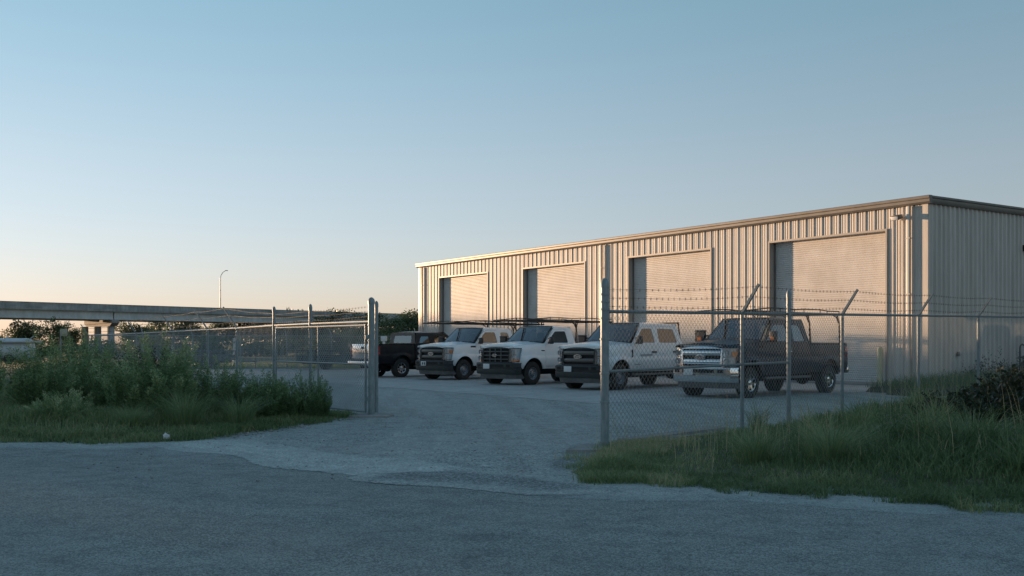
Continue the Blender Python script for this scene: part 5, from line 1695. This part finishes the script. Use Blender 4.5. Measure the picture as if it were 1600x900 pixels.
def place(contact, heading, y_local=.88):
    """root position so that the driver-side front tyre meets the ground at the given plan point"""
    h = Vector(heading).normalized(); l = Vector((-h.y, h.x))
    p = Vector(contact) - l * y_local
    return (p.x, p.y), (h.x, h.y)
TG = 'pickup trucks parked in front of the roller doors'
HD = (-.685, -.73)
loc, hd_ = place(at(723, 594), HD)
make_truck('pickup_truck', loc, hd_, 'white pickup with quarter window and dark rack, beside the black pickup', 'extended', 3.6, 'newer', rack=(.55, 0), group=TG)
loc, hd_ = place(at(830, 602), HD)
make_truck('pickup_truck', loc, hd_, 'white two door pickup with three slot grille, between the other white pickups', 'regular', 3.5, 'older', rack=(.1, 0), group=TG, roof_z=2.0, fender='older', bed_len=2.45)
loc, hd_ = place(at(966, 610), HD)
make_truck('pickup_truck', loc, hd_, 'white crew cab pickup with grey door decal, right behind the nearest thick fence post', 'crew', 3.96, 'newer', group=TG, guard=True, fender='vent', roof_z=2.04, door_mark=True)
loc, hd_ = place(at(1169, 622.5), (-.72, -.69))
make_truck('pickup_truck', loc, hd_, 'dark blue pickup with chrome grille and ladder rack behind the right hand wire fence', 'extended', 4.0, 'chrome', 'paint_navy', 'alloy', rack=(.05, 0), group=TG, fender='newer', roof_z=2.04, dz=.04)
h5 = Vector((.75, .66)).normalized(); l5 = Vector((-h5.y, h5.x)); wb5 = 3.6
p5 = Vector(at(626, 590)) + h5 * wb5 + l5 * .88
make_truck('pickup_truck', (p5.x, p5.y), (h5.x, h5.y), 'black pickup with bright chrome tailgate, nose towards the warehouse', 'extended', wb5, 'chrome', 'paint_black', 'alloy', group=TG, roof_z=1.88, bed_len=1.9)

# ------------------------------------------------------------------ trailers and small things at the back of the yard
def trailer(name, x, y, rz, L, label, mat_, side_h, deck=.62, board=None, ends='sunlit_orange'):
    t = empty(name, (x, y, 0), rz); tag(t, label, 'trailer', None)
    b = MB(); b.box(0, L, -1.0, 1.0, deck - .12, deck, .01); b.box(.3, L - .2, -.5, -.38, deck - .28, deck - .12); b.box(.3, L - .2, .38, .5, deck - .28, deck - .12); b.build('deck', mat_, t)
    for sd in (1, -1):
        s_ = MB(); s_.box(0, L, sd * 1.0, sd * 1.04, deck - .15, deck + side_h * .45, .008)
        s_.tube([(0, sd * 1.0, deck + side_h), (L, sd * 1.0, deck + side_h)], .03, 6)
        for k in range(6): s_.box(k * L / 5.2, k * L / 5.2 + .06, sd * .97, sd * 1.03, deck, deck + side_h, .005)
        s_.build('side_rail', mat_, t)
    e = MB(); e.box(-.06, 0, -1.0, 1.0, deck - .02, deck + side_h + .04, .01); e.build('tail_board', M[ends], t)
    if board:
        e = MB(); e.box(L, L + .35, -1.02, 1.02, deck - .3, deck + board, .03); e.build('front_board', mat_, t)
        e = MB(); e.box(L - .25, L - .004, -1.0, 1.0, deck + board - .14, deck + board + .02, .01); e.build('top_board', M[ends], t)  # on the flatbed: sunlit top edge painted in the same orange
    for sd in (1, -1):
        w_ = MB(); w_.lathe([(0, -.1), (.3, -.11), (.34, -.07), (.34, .07), (.3, .11), (.2, .1), (.18, .06), (0, .06)], (L * .5, sd * 1.17, .34), 'y', 22, sgn=sd); w_.build('wheel', M['rubber'], t)
        f = MB(); f.box(L * .5 - .45, L * .5 + .45, sd * 1.05, sd * 1.30, .72, .76, .01); f.build('mudguard', mat_, t)
    h = MB(); h.tube([(L + .2, -.5, deck - .2), (L + 1.3, 0, deck - .2)], .05, 6); h.tube([(L + .2, .5, deck - .2), (L + 1.3, 0, deck - .2)], .05, 6); h.tube([(L + 1.2, 0, 0), (L + 1.2, 0, deck)], .04, 6); h.build('drawbar', mat_, t)
    return t
zt_ = 52.
trailer('flatbed_trailer', tx(463, 56), 56, R(12), 3.1, 'dark flatbed trailer with tail board coloured sunlit orange seen through the gate panel', M['plastic'], .42, .6, .78)
trailer('utility_trailer', tx(283, 57), 58, R(6), 2.6, 'low grey slotted trailer parked behind the weeds and the left fence', M['greyplastic'], .38, .62, None, 'greyplastic')
# tank trailer at far left
tk = empty('tank_trailer', (tx(-14, 72), 72, 0), R(4)); tag(tk, 'pale blue tank trailer with a flat cover behind the weeds, at far left', 'trailer')
b = MB(); b.lathe([(0, 0), (.4, .02), (.75, .2), (.82, .4), (.82, 2.5), (.75, 2.75), (.4, 2.9), (0, 2.92)], (0, 0, .98), 'x', 24); b.build('tank', M['camper'], tk)
b = MB(); b.box(.5, 3.1, -1.0, 1.0, 1.50, 1.62, .02); b.box(2.5, 3.15, -1.0, 1.0, 1.62, 1.64, 0); b.build('cover', M['camper'], tk)
b = MB(); b.tube([(1.1, 0, 1.6), (1.1, 0, 1.95)], .06, 8); b.build('vent_pipe', M['plate'], tk)
b = MB(); b.box(-.3, 3.3, -.9, .9, .30, .42, .02); b.build('frame', M['plastic'], tk)
for sd in (1, -1):
    b = MB(); b.lathe([(0, -.1), (.3, -.11), (.34, -.07), (.34, .07), (.3, .11), (.2, .1), (0, .06)], (1.6, sd * .98, .34), 'y', 20, sgn=sd); b.build('wheel', M['rubber'], tk)
b = MB(); b.tube([(2.9, -1.0, 1.62), (3.3, -1.0, 1.95)], .03, 6); b.build('ladder_rail', M['camper'], tk)
# grey utility box on a post
ux, uy = tx(98, 58), 58.
ub = empty('utility_box', (ux, uy, 0)); tag(ub, 'grey metal utility box mounted on a post above the weeds', 'utility box')
b = MB(); b.tube([(-.12, 0, -.1), (-.12, 0, 2.2)], .045, 8); b.build('post', M['galv'], ub)
b = MB(); b.box(-.1, .22, -.12, .12, 1.84, 2.25, .015); b.build('box', M['jamb'], ub)
b = MB(); b.box(-.07, .19, -.128, -.121, 1.88, 2.21, .003); b.build('door', M['jamb'], ub)
# marker posts in the yard
PG = 'pale marker posts along the back fence'
for px, yy, h_, lab in [(270, 60, 1.3, 'short pale marker post left of the grey slotted trailer'), (366, 62, 1.75, 'pale marker post standing alone in front of the bushes, between two fence arms'), (612, 58, 1.95, 'weathered wooden post behind the bed of the black pickup')]:
    mp = empty('marker_post', (tx(px, yy), yy, 0)); tag(mp, lab, 'post', PG)
    b = MB(); b.lathe([(0, h_ + .02), (.06, h_), (.075, h_ - .05), (.075, -.2)], (0, 0, 0), 'z', 12); b.build('shaft', M['plate'] if px < 600 else M['wood'], mp)
    b = MB(); b.lathe([(.077, -.06), (.083, -.05), (.083, .05), (.077, .06)], (0, 0, h_ - .25), 'z', 12); b.build('band', M['galv'], mp)
vb = empty('water_hydrant', (tx(600, 55), 55, 0)); tag(vb, 'white standpipe with a square head behind the black pickup bed', 'standpipe')
b = MB(); b.tube([(0, 0, -.1), (0, 0, 1.6)], .07, 10); b.build('pipe', M['plate'], vb)
b = MB(); b.box(-.16, .16, -.14, .14, 1.55, 1.82, .03); b.build('head', M['plate'], vb)
